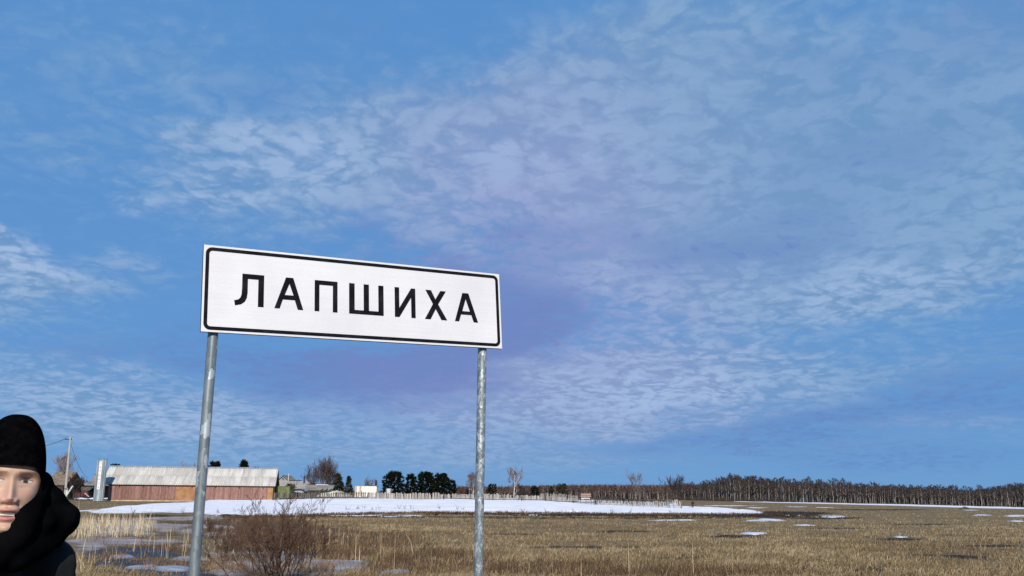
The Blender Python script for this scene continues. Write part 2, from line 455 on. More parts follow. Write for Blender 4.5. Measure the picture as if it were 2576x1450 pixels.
def build_ground():
    ys = np.concatenate([np.linspace(-22, 14, 14), 14 + np.cumsum(0.28 * 1.0135 ** np.arange(250))])
    ys = np.concatenate([ys, ys[-1] + np.cumsum(12 * 1.11 ** np.arange(1, 42))])
    s = np.linspace(-1, 1, 381); s = 0.5 * s + 0.5 * s ** 3
    Yg, Sg = np.meshgrid(ys, s, indexing='ij')
    Xg = Sg * (40 + np.abs(Yg) * 1.7)
    Zg = zt(Xg, Yg)
    px, py = project(Xg, Yg, Zg)
    fr = Yg > 14
    n = (vnoise(Xg, Yg, 0.5, 4, 31) - 0.5)
    brown = np.where(fr, np.clip(blobs(px, py + n * 22, BROWN) * 2.2 + 0.35 + n * 0.6, 0, 1), 0.5)
    soil = np.where(fr, np.clip(blobs(px, py + n * 3, SOIL) * 3 + 0.2 + n * 1.2, 0, 1), 0)
    H, W = Xg.shape
    idx = np.arange(H * W).reshape(H, W)
    faces = np.stack([idx[:-1, :-1], idx[:-1, 1:], idx[1:, 1:], idx[1:, :-1]], -1).reshape(-1, 4)
    V = np.stack([Xg, Yg, Zg], -1).reshape(-1, 3)
    m, nt, b = material('dead_grass_ground'); L = nt.links.new
    geo = nt.nodes.new('ShaderNodeNewGeometry')
    def nz(scale, det, mp=None):
        n = nt.nodes.new('ShaderNodeTexNoise'); n.inputs['Scale'].default_value = scale; n.inputs['Detail'].default_value = det
        n.inputs['Roughness'].default_value = 0.62
        if mp:
            k = nt.nodes.new('ShaderNodeMapping'); k.inputs['Scale'].default_value = mp; L(geo.outputs['Position'], k.inputs[0]); L(k.outputs[0], n.inputs[0])
        else: L(geo.outputs['Position'], n.inputs['Vector'])
        return n.outputs[0]
    def mix(f, a, c):
        x = nt.nodes.new('ShaderNodeMix'); x.data_type = 'RGBA'
        if isinstance(f, float): x.inputs[0].default_value = f
        else: L(f, x.inputs[0])
        for i, v in ((6, a), (7, c)):
            if isinstance(v, tuple): x.inputs[i].default_value = rgba(v)
            else: L(v, x.inputs[i])
        return x.outputs[2]
    def mr(s_, a, c):
        n = nt.nodes.new('ShaderNodeMapRange'); n.inputs[1].default_value = a; n.inputs[2].default_value = c; L(s_, n.inputs[0]); return n.outputs[0]
    straw = mix(mr(nz(6.0, 8), 0.35, 0.66), (0.126, 0.090, 0.047), (0.270, 0.200, 0.112))
    straw = mix(mr(nz(0.16, 5), 0.45, 0.68), straw, (0.205, 0.142, 0.070))
    straw = mix(mr(nz(1.3, 7, (0.55, 1.0, 1.0)), 0.55, 0.72), straw, (0.080, 0.056, 0.033))
    brn = mix(mr(nz(5.0, 8), 0.35, 0.65), (0.055, 0.036, 0.022), (0.165, 0.108, 0.060))
    ab = nt.nodes.new('ShaderNodeAttribute'); ab.attribute_name = 'brown'
    asl = nt.nodes.new('ShaderNodeAttribute'); asl.attribute_name = 'soil'
    c = mix(ab.outputs['Fac'], straw, brn)
    c = mix(asl.outputs['Fac'], c, mix(mr(nz(7.0, 5), 0.4, 0.6), (0.020, 0.015, 0.012), (0.050, 0.038, 0.028)))
    L(c, b.inputs['Base Color']); b.inputs['Roughness'].default_value = 0.95; b.inputs['Specular IOR Level'].default_value = 0.1
    bp = nt.nodes.new('ShaderNodeBump'); bp.inputs['Strength'].default_value = 0.9; bp.inputs['Distance'].default_value = 0.12
    L(nz(4.0, 9), bp.inputs['Height']); L(bp.outputs[0], b.inputs['Normal'])
    me = np_mesh('ground', V, faces, m, True, {'brown': brown.ravel(), 'soil': soil.ravel()})
    return tag(put('ground', me), 'flat field of dead straw coloured grass with brown scrub in front', None, None, 'structure')

# ------------------------------------------------------------------ snow
SNOW_TOP = ([-300, 215, 245, 300, 380, 520, 600, 1712, 1722, 1790, 1918, 1930], [1283, 1283, 1282, 1275, 1269, 1262, 1200, 1200, 1268, 1276, 1290, 1300])
SNOW_BOT = ([-300, 190, 240, 480, 560, 700, 860, 990, 1100, 1400, 1715, 1930], [1287, 1287, 1290, 1290, 1301, 1299, 1295, 1290.5, 1288.5, 1292, 1294.5, 1293.5])
ICE = [(350, 1304, 80, 6), (450, 1306, 90, 5), (520, 1303, 60, 6), (300, 1330, 120, 24), (420, 1329, 55, 13), (480, 1340, 50, 6),
       (230, 1373, 60, 20), (300, 1366, 120, 11), (420, 1364, 60, 8), (480, 1375, 60, 5), (480, 1410, 50, 7),
       (600, 1395, 90, 8), (700, 1416, 170, 26), (820, 1420, 80, 12), (880, 1425, 65, 13), (590, 1440, 100, 18), (760, 1440, 120, 16), (690, 1392, 60, 7),
       (385, 1317, 16, 4.5), (540, 1328, 60, 4), (470, 1323, 50, 3.5), (1000, 1443, 26, 4), (985, 1446, 40, 3), (560, 1345, 60, 4)]
PATCH = [(1927, 1309.5, 42, 3.0), (2092, 1300.6, 36, 2.6), (1906, 1290, 16, 2.0), (2025, 1321.8, 27, 1.8), (1892, 1342.6, 46, 3.2), (2257, 1352, 38, 3.0),
         (2470, 1296.8, 24, 1.6), (2560, 1298.3, 36, 2.2), (2560, 1311.5, 26, 1.6), (2012, 1275.2, 28, 0.9), (2075, 1277, 24, 0.8),
         (1905, 1309.5, 44, 2.2), (1035, 1297.6, 40, 2.0), (1362, 1296.6, 38, 1.0), (2440, 1284, 20, 0.7),
         (1830, 1273, 70, 0.8), (1900, 1278, 26, 1.0), (880, 1297, 110, 1.6), (1010, 1284 + 16, 60, 1.0), (2005, 1297, 22, 1.5), (1700, 1310, 60, 0.8)]

def snow_sheet(name, x0, x1, yy0, yy1, res, fn, mat, label, depth=0.14, keep=-0.5, fan=None):
    ny = int((yy1 - yy0) / res[1]) + 1; nx = int((x1 - x0) / res[0]) + 1
    Yg, Xg = np.meshgrid(np.linspace(yy0, yy1, ny), np.linspace(x0, x1, nx), indexing='ij')
    Z = zt(Xg, Yg)
    px, py = project(Xg, Yg, Z)
    s = fn(Xg, Yg, px, py)
    bumps = (vnoise(Xg, Yg, 0.12, 3, 76) - 0.5) * 0.35 * (depth > 0.12) + (vnoise(Xg * 0.5, Yg, 0.45, 3, 77) - 0.5) * 0.16 + (vnoise(Xg, Yg, 1.6, 2, 78) - 0.5) * 0.04
    h = np.where(s > 0, depth * (1 - np.exp(-s * 3.0)) + bumps * np.clip(s * 4, 0, 1), s * 0.4)
    Zs = (zt(Xg, Yg, False) + 0.03 + 0 * h) if depth == 0 else Z + np.clip(h, -0.15, 1.0) + 0.004
    idx = np.arange(ny * nx).reshape(ny, nx)
    f = np.stack([idx[:-1, :-1], idx[:-1, 1:], idx[1:, 1:], idx[1:, :-1]], -1).reshape(-1, 4)
    sf = s.ravel()[f].max(1)
    f = f[sf > keep * 0.2]
    used = np.unique(f); remap = np.zeros(ny * nx, int); remap[used] = np.arange(len(used))
    V = np.stack([Xg, Yg, Zs], -1).reshape(-1, 3)[used]
    thin = np.clip(1 - s.ravel()[used] * 3.0, 0, 1)
    me = np_mesh(name, V, remap[f], mat, True, {'thin': thin})
    return tag(put(name, me), label, None, None, 'structure')

def snow_mat(name, clean, dirty, dirt_lo, dirt_hi, rough=0.6, spec=0.3):
    m, nt, b = material(name); L = nt.links.new
    geo = nt.nodes.new('ShaderNodeNewGeometry')
    mp = nt.nodes.new('ShaderNodeMapping'); mp.inputs['Scale'].default_value = (0.35, 1, 1); L(geo.outputs['Position'], mp.inputs[0])
    n1 = nt.nodes.new('ShaderNodeTexNoise'); n1.inputs['Scale'].default_value = 0.9; n1.inputs['Detail'].default_value = 8; n1.inputs['Roughness'].default_value = 0.65
    L(mp.outputs[0], n1.inputs['Vector'])
    at_ = nt.nodes.new('ShaderNodeAttribute'); at_.attribute_name = 'thin'
    ad = nt.nodes.new('ShaderNodeMath'); ad.operation = 'MULTIPLY_ADD'; ad.inputs[1].default_value = 0.45
    L(at_.outputs['Fac'], ad.inputs[0]); L(n1.outputs[0], ad.inputs[2])
    mr = nt.nodes.new('ShaderNodeMapRange'); mr.inputs[1].default_value = dirt_lo; mr.inputs[2].default_value = dirt_hi; L(ad.outputs[0], mr.inputs[0])
    mx = nt.nodes.new('ShaderNodeMix'); mx.data_type = 'RGBA'; mx.inputs[6].default_value = rgba(clean); mx.inputs[7].default_value = rgba(dirty)
    L(mr.outputs[0], mx.inputs[0]); L(mx.outputs[2], b.inputs['Base Color'])
    b.inputs['Roughness'].default_value = rough; b.inputs['Specular IOR Level'].default_value = spec
    bp = nt.nodes.new('ShaderNodeBump'); bp.inputs['Strength'].default_value = 0.5; bp.inputs['Distance'].default_value = 0.12
    n2 = nt.nodes.new('ShaderNodeTexNoise'); n2.inputs['Scale'].default_value = 2.2; n2.inputs['Detail'].default_value = 8
    L(mp.outputs[0], n2.inputs['Vector']); L(n2.outputs[0], bp.inputs['Height']); L(bp.outputs[0], b.inputs['Normal'])
    return m

def build_snow():
    MS = snow_mat('old_snow', (0.86, 0.83, 0.83), (0.54, 0.51, 0.50), 0.46, 0.90)
    MI = snow_mat('dirty_ice', (0.34, 0.305, 0.29), (0.14, 0.12, 0.105), 0.40, 0.80, 0.8, 0.12)
    def bank(X, Y, px, py):
        n = vnoise(X, Y, 0.22, 4, 5) - 0.5; n2 = vnoise(X * 0.5, Y, 0.7, 3, 6) - 0.5
        top = np.interp(px, *SNOW_TOP); bot = np.interp(px, *SNOW_BOT)
        n3 = vnoise(X * 0.9, Y * 0.25, 1.0, 3, 7) - 0.5
        s = np.minimum((py - top) / 6.0 + n * 0.9 * (top > 1250), (bot - py) / 5.0 + n * 0.9 + n2 * 0.6 + n3 * 1.6)
        s = np.where(px > 1712, np.minimum(s, (py - top) / 9.0 + n2 * 2.0 + n * 1.6), s)
        s = np.where(Y > 128, np.minimum(s, 2.2), s)
        return np.where((px < 1116) & (px > 684), np.minimum(s, (151.5 - Y) * 0.5), s)
    snow_sheet('snow_bank', -64, 50, 90, 172, (0.42, 0.36), bank, MS, 'wide bank of old white snow below the picket fence', 0.20)
    def yard(X, Y, px, py):
        n = vnoise(X, Y, 0.06, 4, 15) - 0.5
        return np.where((px > 1700) | (px < 1122), -2, -0.1 + n * 3.0 + (px > 1430) * 0.7)
    snow_sheet('yard_snow', -64, 46, 172, 300, (1.6, 1.4), yard, MS, 'patchy snow on the gardens behind the picket fence', 0.15)
    def ice(X, Y, px, py):
        n = vnoise(X * 0.6, Y, 0.8, 4, 25) - 0.5; n2 = vnoise(X, Y, 0.3, 3, 26) - 0.5
        return blobs(px, py, ICE) * 1.3 - 0.08 + n * 1.7 + n2 * 0.6
    snow_sheet('melting_ice', -30, -1.2, 21, 100, (0.16, 0.2), ice, MI, 'grey melting ice among brown weeds in the wet ditch at lower left', 0.07, keep=-1.0)
    def patch(X, Y, px, py):
        n = vnoise(X, Y, 0.35, 4, 35) - 0.5
        n2 = vnoise(X * 1.1, Y * 0.22, 1.0, 4, 36) - 0.5
        return blobs(px, py, PATCH) * 1.7 - 0.12 + n * 0.9 + n2 * 2.6
    MP = snow_mat('thin_snow', (0.70, 0.69, 0.71), (0.34, 0.31, 0.29), 0.50, 0.95)
    snow_sheet('field_snow', -30, 150, 34, 260, (0.5, 0.5), patch, MP, 'thin leftover snow patches scattered over the straw field', 0.04, keep=-0.4)
    def strip(X, Y, px, py):
        n = vnoise(X, Y, 0.02, 3, 45) - 0.5
        y_mid = 428 - (px - 1900) * 0.012
        return np.where(px < 1850, -2, 1 - np.abs(Y - y_mid) / 22 + n * 1.0 + np.clip((px - 2150) / 500, -0.5, 0.4))
    snow_sheet('forest_edge_snow', 95, 330, 385, 450, (2.5, 2.0), strip, MS, 'narrow white strip of snow along the foot of the forest', 0.35, keep=-0.8)
    # dark meltwater standing in the ditch
    m, nt, b = material('meltwater'); b.inputs['Base Color'].default_value = (0.022, 0.023, 0.027, 1); b.inputs['Roughness'].default_value = 0.42
    b.inputs['Specular IOR Level'].default_value = 0.07
    n = nt.nodes.new('ShaderNodeTexNoise'); n.inputs['Scale'].default_value = 6.0; n.inputs['Detail'].default_value = 3
    bp = nt.nodes.new('ShaderNodeBump'); bp.inputs['Strength'].default_value = 0.12; bp.inputs['Distance'].default_value = 0.03
    nt.links.new(n.outputs[0], bp.inputs['Height']); nt.links.new(bp.outputs[0], b.inputs['Normal'])
    def pool(X, Y, px, py):
        n = vnoise(X * 0.6, Y, 0.6, 3, 55) - 0.5
        return blobs(px, py, [(330, 1405, 110, 22), (410, 1425, 110, 26), (330, 1425, 90, 20), (470, 1446, 80, 14)]) * 2 + n * 0.8
    snow_sheet('puddle', -20, -4, 21, 40, (0.12, 0.12), pool, m, 'dark pool of meltwater in the ditch beside the person', 0.0, keep=-0.2)
    MSL = snow_mat('wet_slush', (0.33, 0.36, 0.42), (0.10, 0.115, 0.14), 0.40, 0.85, 0.6, 0.25)
    def slush(X, Y, px, py):
        n = vnoise(X * 0.5, Y, 1.1, 4, 65) - 0.5
        return blobs(px, py, [(350, 1428, 55, 6), (400, 1422, 40, 4), (440, 1436, 45, 5), (310, 1404, 30, 3)]) * 1.3 - 0.12 + n * 1.8
    snow_sheet('slush', -20, -5, 21, 36, (0.10, 0.12), slush, MSL, 'bluish slush floating on the dark pool of meltwater', 0.06, keep=-0.4)

# ------------------------------------------------------------------ grass and weeds (uncountable)
def blades_mesh(name, base, h, w, lean, az, mat, tint, curve=0.35):
    """many curved tapered blades: base (n,3)"""
    n = len(base)
    face = az + rng.uniform(0, 2 * np.pi, n)
    dx, dy = np.cos(az) * lean, np.sin(az) * lean
    wx, wy = np.cos(face) * w * 0.5, np.sin(face) * w * 0.5
    v = np.zeros((n, 5, 3))
    v[:, 0] = base + np.stack([-wx, -wy, -0.03 * np.ones(n)], -1)
    v[:, 1] = base + np.stack([wx, wy, -0.03 * np.ones(n)], -1)
    mid = base + np.stack([dx * h * curve, dy * h * curve, h * 0.55], -1)
    v[:, 2] = mid + np.stack([wx * 0.8, wy * 0.8, 0 * wx], -1)
    v[:, 3] = mid + np.stack([-wx * 0.8, -wy * 0.8, 0 * wx], -1)
    v[:, 4] = base + np.stack([dx * h, dy * h, h * np.sqrt(np.maximum(1 - lean ** 2 * 0.6, 0.15))], -1)
    b = np.arange(n)[:, None] * 5
    tri = np.concatenate([b + np.array([[0, 1, 2]]), b + np.array([[0, 2, 3]]), b + np.array([[3, 2, 4]])], 0)
    return np_mesh(name, v.reshape(-1, 3), tri, mat, False, {'tint': np.repeat(tint, 5)})

def ground_samples(n, px0, px1, py0, py1, dens):
    """points on the ground, dense near the road and sparser far away"""
    px = rng.uniform(px0, px1, n); py = rng.uniform(py0, py1, n)
    hor = 1249 + (px - 1288) * 0.0107
    ok = py > hor + 9
    px, py, hor = px[ok], py[ok], hor[ok]
    y = 2.1 * F / (py - hor) * 0.977; y = np.clip(y, 12, 400)
    for _ in range(3):
        x = (px - 1288 - (725 - py) * 0.0) / 2436 * y
        z = zt(x, y)
        y = np.clip((CZ - z) * F / (py - hor), 10, 420)
    x = (px - 1288) / 2436 * y
    z = zt(x, y)
    ppx, ppy = project(x, y, z)
    keep = rng.random(len(x)) < dens(x, y, ppx, ppy)
    return x[keep], y[keep], z[keep], ppx[keep], ppy[keep]

def grass_patch(name, label, n, dens, blades, hgt, wid, spread, lean, mat, tint, rect=(-350, 2950, 1262, 1500), wind=None, tall_far=0.0, patchy=0.25):
    x, y, z, px, py = ground_samples(n, *rect, dens)
    k = blades
    X = np.repeat(x, k); Y = np.repeat(y, k)
    m = len(X)
    if m == 0: return
    sp = spread * (1 + np.repeat(y, k) * 0.004)
    X = X + rng.normal(0, 1, m) * sp; Y = Y + rng.normal(0, 1, m) * sp
    Z = zt(X, Y)
    tuft = np.repeat(rng.uniform(0.55, 1.25, len(x)), k)
    big = 0.65 + 0.8 * vnoise(X, Y, 0.22, 3, 88)
    h = rng.uniform(hgt[0], hgt[1], m) * tuft * big
    w = wid * (0.7 + 0.6 * rng.random(m)) * (1 + Y * 0.012)
    le = np.clip(rng.normal(lean, 0.22, m), 0, 0.97)
    az = rng.uniform(0, 2 * np.pi, m)
    if wind is not None:
        az = np.where(rng.random(m) < 0.65, rng.normal(wind, 0.6, m), az)
    t = np.clip(rng.uniform(tint[0], tint[1], m) + (vnoise(X, Y, 0.25, 3, 99) - 0.5) * patchy * 2 + np.repeat(rng.normal(0, 0.12, len(x)), k), 0, 1)
    me = blades_mesh(name, np.stack([X, Y, Z], -1), h, w, le, az, mat, t)
    return tag(put(name, me), label, None, None, 'stuff')

def build_vegetation():
    M_straw = ramp_mat('straw', [(0.050, 0.034, 0.020), (0.142, 0.102, 0.055), (0.252, 0.186, 0.104), (0.38, 0.30, 0.185)])
    M_brown = ramp_mat('brown_weed', [(0.028, 0.018, 0.013), (0.085, 0.050, 0.030), (0.165, 0.100, 0.055), (0.30, 0.205, 0.115)])
    M_reed = ramp_mat('pale_reed', [(0.24, 0.175, 0.10), (0.45, 0.355, 0.22), (0.60, 0.50, 0.33), (0.70, 0.61, 0.43)])
    def nosnow(px, py): return 1.0
    def icy(X, Y, px, py):
        n = vnoise(X * 0.6, Y, 0.8, 4, 25) - 0.5; n2 = vnoise(X, Y, 0.3, 3, 26) - 0.5
        return np.maximum(blobs(px, py, ICE) * 1.3 - 0.08 + n * 1.7 + n2 * 0.6, blobs(px, py, [(370, 1415, 150, 34), (470, 1446, 80, 14)]) * 2)
    def snowy(X, Y, px, py):
        n = vnoise(X, Y, 0.35, 4, 35) - 0.5
        s = blobs(px, py, PATCH) * 2.0 + n * 1.1
        top = np.interp(px, *SNOW_TOP); bot = np.interp(px, *SNOW_BOT)
        b = np.where(px < 1925, np.minimum(py - top, bot - py), -9)
        return np.maximum(s, b * 0.4)
    def field(X, Y, px, py):
        d = np.where(px < 760, np.clip((px - 700) / 120, 0, 1) * 0.5, 1.0)
        d = np.where((px < 720) & (py < 1288), 0.8, d)
        d = d * (1 - 0.85 * np.clip(blobs(px, py, BROWN) * 3, 0, 1))
        d = d * (1 - np.clip(blobs(px, py, SOIL) * 4 + 0.5, 0, 1))
        d = d * (snowy(X, Y, px, py) < 0.05) * (icy(X, Y, px, py) < 0.05)
        return d * np.clip(0.15 + 1.4 * vnoise(X, Y * 0.6, 0.16, 4, 101), 0, 1)
    grass_patch('field_grass', 'short dead straw coloured grass covering the field', 66000, field, 6, (0.06, 0.19), 0.017, 0.11, 0.62, M_straw, (0.34, 0.84), wind=0.4, patchy=0.36)
    n = 9000      # verge of the road, mostly outside the picture
    xs = rng.uniform(-26, 16, n); ys = rng.uniform(3.5, 26, n); ok = (np.abs(xs + .9) > .25) | (ys > 8)
    ok &= vnoise(xs, ys, 0.35, 3, 141) > 0.42
    xs, ys = np.repeat(xs[ok], 5), np.repeat(ys[ok], 5); m = len(xs)
    xs = xs + rng.normal(0, .08, m); ys = ys + rng.normal(0, .08, m)
    me = blades_mesh('verge_grass', np.stack([xs, ys, zt(xs, ys)], -1), rng.uniform(.04, .15, m), rng.uniform(.006, .014, m), np.clip(rng.normal(.6, .25, m), 0, .95), rng.uniform(0, 6.28, m), M_straw, rng.uniform(.2, .8, m))
    tag(put('verge_grass', me), 'sparse flattened dead grass on the verge around the sign', None, None, 'stuff')
    def scrub(X, Y, px, py):
        d = np.clip(blobs(px, py, BROWN) * 3.5 + 0.25, 0, 1)
        return d * (icy(X, Y, px, py) < 0.12) * (snowy(X, Y, px, py) < 0.1) * (0.25 + vnoise(X, Y, 0.3, 3, 111))
    grass_patch('brown_scrub', 'low tangled brown weeds along the ditch in front of the field', 26000, scrub, 7, (0.09, 0.34), 0.010, 0.16, 0.5, M_brown, (0.22, 0.78))
    grass_patch('straw_in_scrub', 'straw blades mixed into the brown weeds', 9000, scrub, 4, (0.10, 0.34), 0.010, 0.12, 0.35, M_straw, (0.30, 0.85))
    def front(X, Y, px, py): return np.clip(blobs(px, py, DRYGRASS_FRONT) * 4, 0, 1) * (blobs(px, py, [(370, 1412, 140, 28)]) < 0.05)
    grass_patch('golden_grass', 'flattened golden dry grass at the edge of the dark puddle', 12000, front, 9, (0.10, 0.26), 0.009, 0.16, 0.85, M_straw, (0.35, 0.9), rect=(-300, 760, 1258, 1500), wind=0.3)
    def iceweed(X, Y, px, py): return (icy(X, Y, px, py) > 0.0) * (vnoise(X, Y, 0.55, 3, 121) > 0.57) * (px > 200) * 0.9
    grass_patch('ice_weeds', 'sparse brown weeds poking through the grey ice', 9000, iceweed, 6, (0.08, 0.36), 0.009, 0.16, 0.5, M_brown, (0.3, 0.95), rect=(150, 1000, 1296, 1460))
    def reeds(X, Y, px, py): return np.clip(blobs(px, py, [(300, 1336, 110, 20), (250, 1330, 80, 22), (350, 1340, 50, 16), (215, 1345, 60, 18)]) * 3, 0, 1) * (0.2 + vnoise(X, Y, 0.9, 2, 131))
    grass_patch('reed_bed', 'pale upright dry reeds standing in grey ice', 1100, reeds, 3, (0.25, 1.30), 0.013, 0.14, 0.14, M_reed, (0.0, 0.85), rect=(150, 450, 1305, 1365))
    def stalks(X, Y, px, py): return np.clip(blobs(px, py, [(920, 1392, 70, 40), (830, 1385, 60, 30), (1010, 1410, 90, 40), (640, 1320, 140, 18), (780, 1345, 120, 24), (1150, 1425, 120, 30), (400, 1385, 110, 36), (560, 1400, 60, 40),
                                                                   (1300, 1440, 150, 20), (900, 1420, 40, 20), (205, 1440, 40, 60), (260, 1420, 60, 30), (1600, 1450, 300, 14)]) * 2, 0, 1) * 0.5
    grass_patch('straw_stalks', 'tall thin straw stalks rising above the brown weeds', 950, stalks, 2, (0.45, 1.0), 0.011, 0.12, 0.16, M_reed, (0.0, 0.75), rect=(150, 1900, 1300, 1500))
    def bankedge(X, Y, px, py):
        bot = np.interp(px, *SNOW_BOT)
        return (np.abs(py - bot - 1.5) < 2.5) * (px < 1930) * (px > 560) * 0.8
    grass_patch('ditch_edge_grass', 'fringe of dark dead grass along the lower edge of the snow bank', 16000, bankedge, 5, (0.10, 0.34), 0.02, 0.25, 0.5, M_brown, (0.05, 0.6), rect=(540, 1950, 1284, 1306))
    def track(X, Y, px, py): return np.clip(blobs(px, py, SOIL) * 4, 0, 1) * 0.35
    grass_patch('clod_grass', 'dark clumps of muddy grass on the ploughed track', 9000, track, 5, (0.08, 0.26), 0.03, 0.2, 0.6, M_brown, (0.0, 0.35), rect=(560, 2300, 1278, 1310))
    # thin weeds sticking out of the snow bank
    mb = MB()
    spots = [(905, 1275), (922, 1277), (945, 1279), (958, 1277), (1010, 1279), (1024, 1278), (1042, 1280), (1113, 1280), (1156, 1281), (1170, 1281), (880, 1282), (560, 1290), (600, 1288),
             (470, 1291), (345, 1289), (500, 1286), (1320, 1288), (1380, 1290), (1410, 1291), (1450, 1288), (1545, 1289), (1590, 1290), (1690, 1290), (1742, 1277), (760, 1290), (820, 1288), (700, 1292)]
    for (px, py) in spots:
        hor = 1249 + (px - 1288) * 0.0107
        y = 118.0
        for _ in range(6):
            x = (px - 1288) / 2436 * y; y = max(60, min(150, 0.6 * y + 0.4 * (CZ - zt1(x, y) - 0.1) * F / (py - hor)))
        x = (px - 1288) / 2436 * y; z = zt1(x, y) + 0.1
        for k in range(random.randint(3, 6)):
            a = random.uniform(0, 6.28); hh = random.uniform(0.3, 0.95)
            p0 = Vector((x + random.gauss(0, .12), y + random.gauss(0, .12), z - 0.1)); p1 = p0 + Vector((math.cos(a) * .12, math.sin(a) * .1, hh * .6)); p2 = p1 + Vector((math.cos(a) * .2, math.sin(a) * .2, hh * .35))
            mb.tube([p0, p1, p2], [.016, .012, .006], 3, caps=False)
            for q in range(3):
                b0 = p0.lerp(p1, random.uniform(.4, 1)); a2 = random.uniform(0, 6.28)
                mb.tube([b0, b0 + Vector((math.cos(a2) * .16, math.sin(a2) * .1, .16))], [.010, .006], 3, caps=False)
    tag(mb.build('snow_weeds', mk('weed_stem', (0.16, 0.10, 0.07))), 'thin dry weed stems poking out of the snow bank', None, None, 'stuff')

build_ground()
build_snow()
build_vegetation()

# ------------------------------------------------------------------ town sign
SIGN_M = Matrix.Translation((-0.90636, 5.63697, 3.25304)) @ Matrix.Rotation(math.radians(29.421), 4, 'Z') @ \
    Matrix.Rotation(math.radians(-2.6265), 4, 'X') @ Matrix.Rotation(math.radians(-1.97818), 4, 'Y')
SW, SH, ST = 1.903, 0.500, 0.022
LETTERS = [  # outlines in metres on the panel, read off the photograph; holes as second loop
    [[(-0.732, 0.100), (-0.607, 0.100), (-0.607, -0.089), (-0.640, -0.089), (-0.640, 0.071), (-0.700, 0.071), (-0.700, -0.012), (-0.704, -0.042), (-0.715, -0.065), (-0.736, -0.081), (-0.769, -0.089),
      (-0.775, -0.060), (-0.752, -0.053), (-0.740, -0.041), (-0.734, -0.022), (-0.732, 0.015)]],
    [[(-0.479, 0.100), (-0.436, 0.100), (-0.374, -0.089), (-0.407, -0.089), (-0.425, -0.034), (-0.496, -0.034), (-0.514, -0.089), (-0.545, -0.089)], [(-0.458, 0.062), (-0.433, -0.006), (-0.485, -0.006)]],
    [[(-0.306, 0.100), (-0.165, 0.100), (-0.165, -0.089), (-0.194, -0.089), (-0.194, 0.073), (-0.277, 0.073), (-0.277, -0.089), (-0.306, -0.089)]],
    [[(-0.092, 0.100), (-0.057, 0.100), (-0.057, -0.064), (0.001, -0.064), (0.001, 0.100), (0.035, 0.100), (0.035, -0.064), (0.096, -0.064), (0.096, 0.100), (0.130, 0.100), (0.130, -0.089), (-0.092, -0.089)]],
    [[(0.204, 0.100), (0.234, 0.100), (0.234, -0.030), (0.315, 0.100), (0.343, 0.100), (0.343, -0.089), (0.314, -0.089), (0.314, 0.040), (0.234, -0.089), (0.204, -0.089)]],
    [[(0.413, 0.100), (0.452, 0.100), (0.481, 0.042), (0.517, 0.100), (0.556, 0.100), (0.500, 0.011), (0.561, -0.089), (0.520, -0.089), (0.482, -0.021), (0.445, -0.089), (0.406, -0.089), (0.463, 0.011)]],
    [[(0.674, 0.100), (0.717, 0.100), (0.781, -0.089), (0.750, -0.089), (0.733, -0.043), (0.660, -0.043), (0.645, -0.089), (0.615, -0.089)], [(0.696, 0.060), (0.724, -0.020), (0.670, -0.020)]],
]

def glyph_mesh(name, loops, depth, mats, scale=1.0, off=(0, 0)):
    """extruded letter with holes: front towards -y"""
    bm = bmesh.new()
    edges = []
    for lp in loops:
        vs = [bm.verts.new(((p[0] - off[0]) * scale, -depth, (p[1] - off[1]) * scale)) for p in lp]
        edges += [bm.edges.new((vs[i], vs[(i + 1) % len(vs)])) for i in range(len(vs))]
    bmesh.ops.triangle_fill(bm, use_beauty=True, use_dissolve=False, edges=edges)
    fl = list(bm.faces)
    r = bmesh.ops.extrude_face_region(bm, geom=fl)
    for v in [g for g in r['geom'] if isinstance(g, bmesh.types.BMVert)]: v.co.y += depth
    bmesh.ops.recalc_face_normals(bm, faces=bm.faces)
    me = bpy.data.meshes.new(name); bm.to_mesh(me); bm.free()
    for m in mats: me.materials.append(m)
    return me

def rrect(w, h, r, n=6):
    out = []
    for cx, cz, a0 in ((w / 2 - r, h / 2 - r, 0), (-w / 2 + r, h / 2 - r, 90), (-w / 2 + r, -h / 2 + r, 180), (w / 2 - r, -h / 2 + r, 270)):
        for k in range(n + 1):
            a = math.radians(a0 + 90 * k / n); out.append((cx + r * math.cos(a), cz + r * math.sin(a)))
    return out

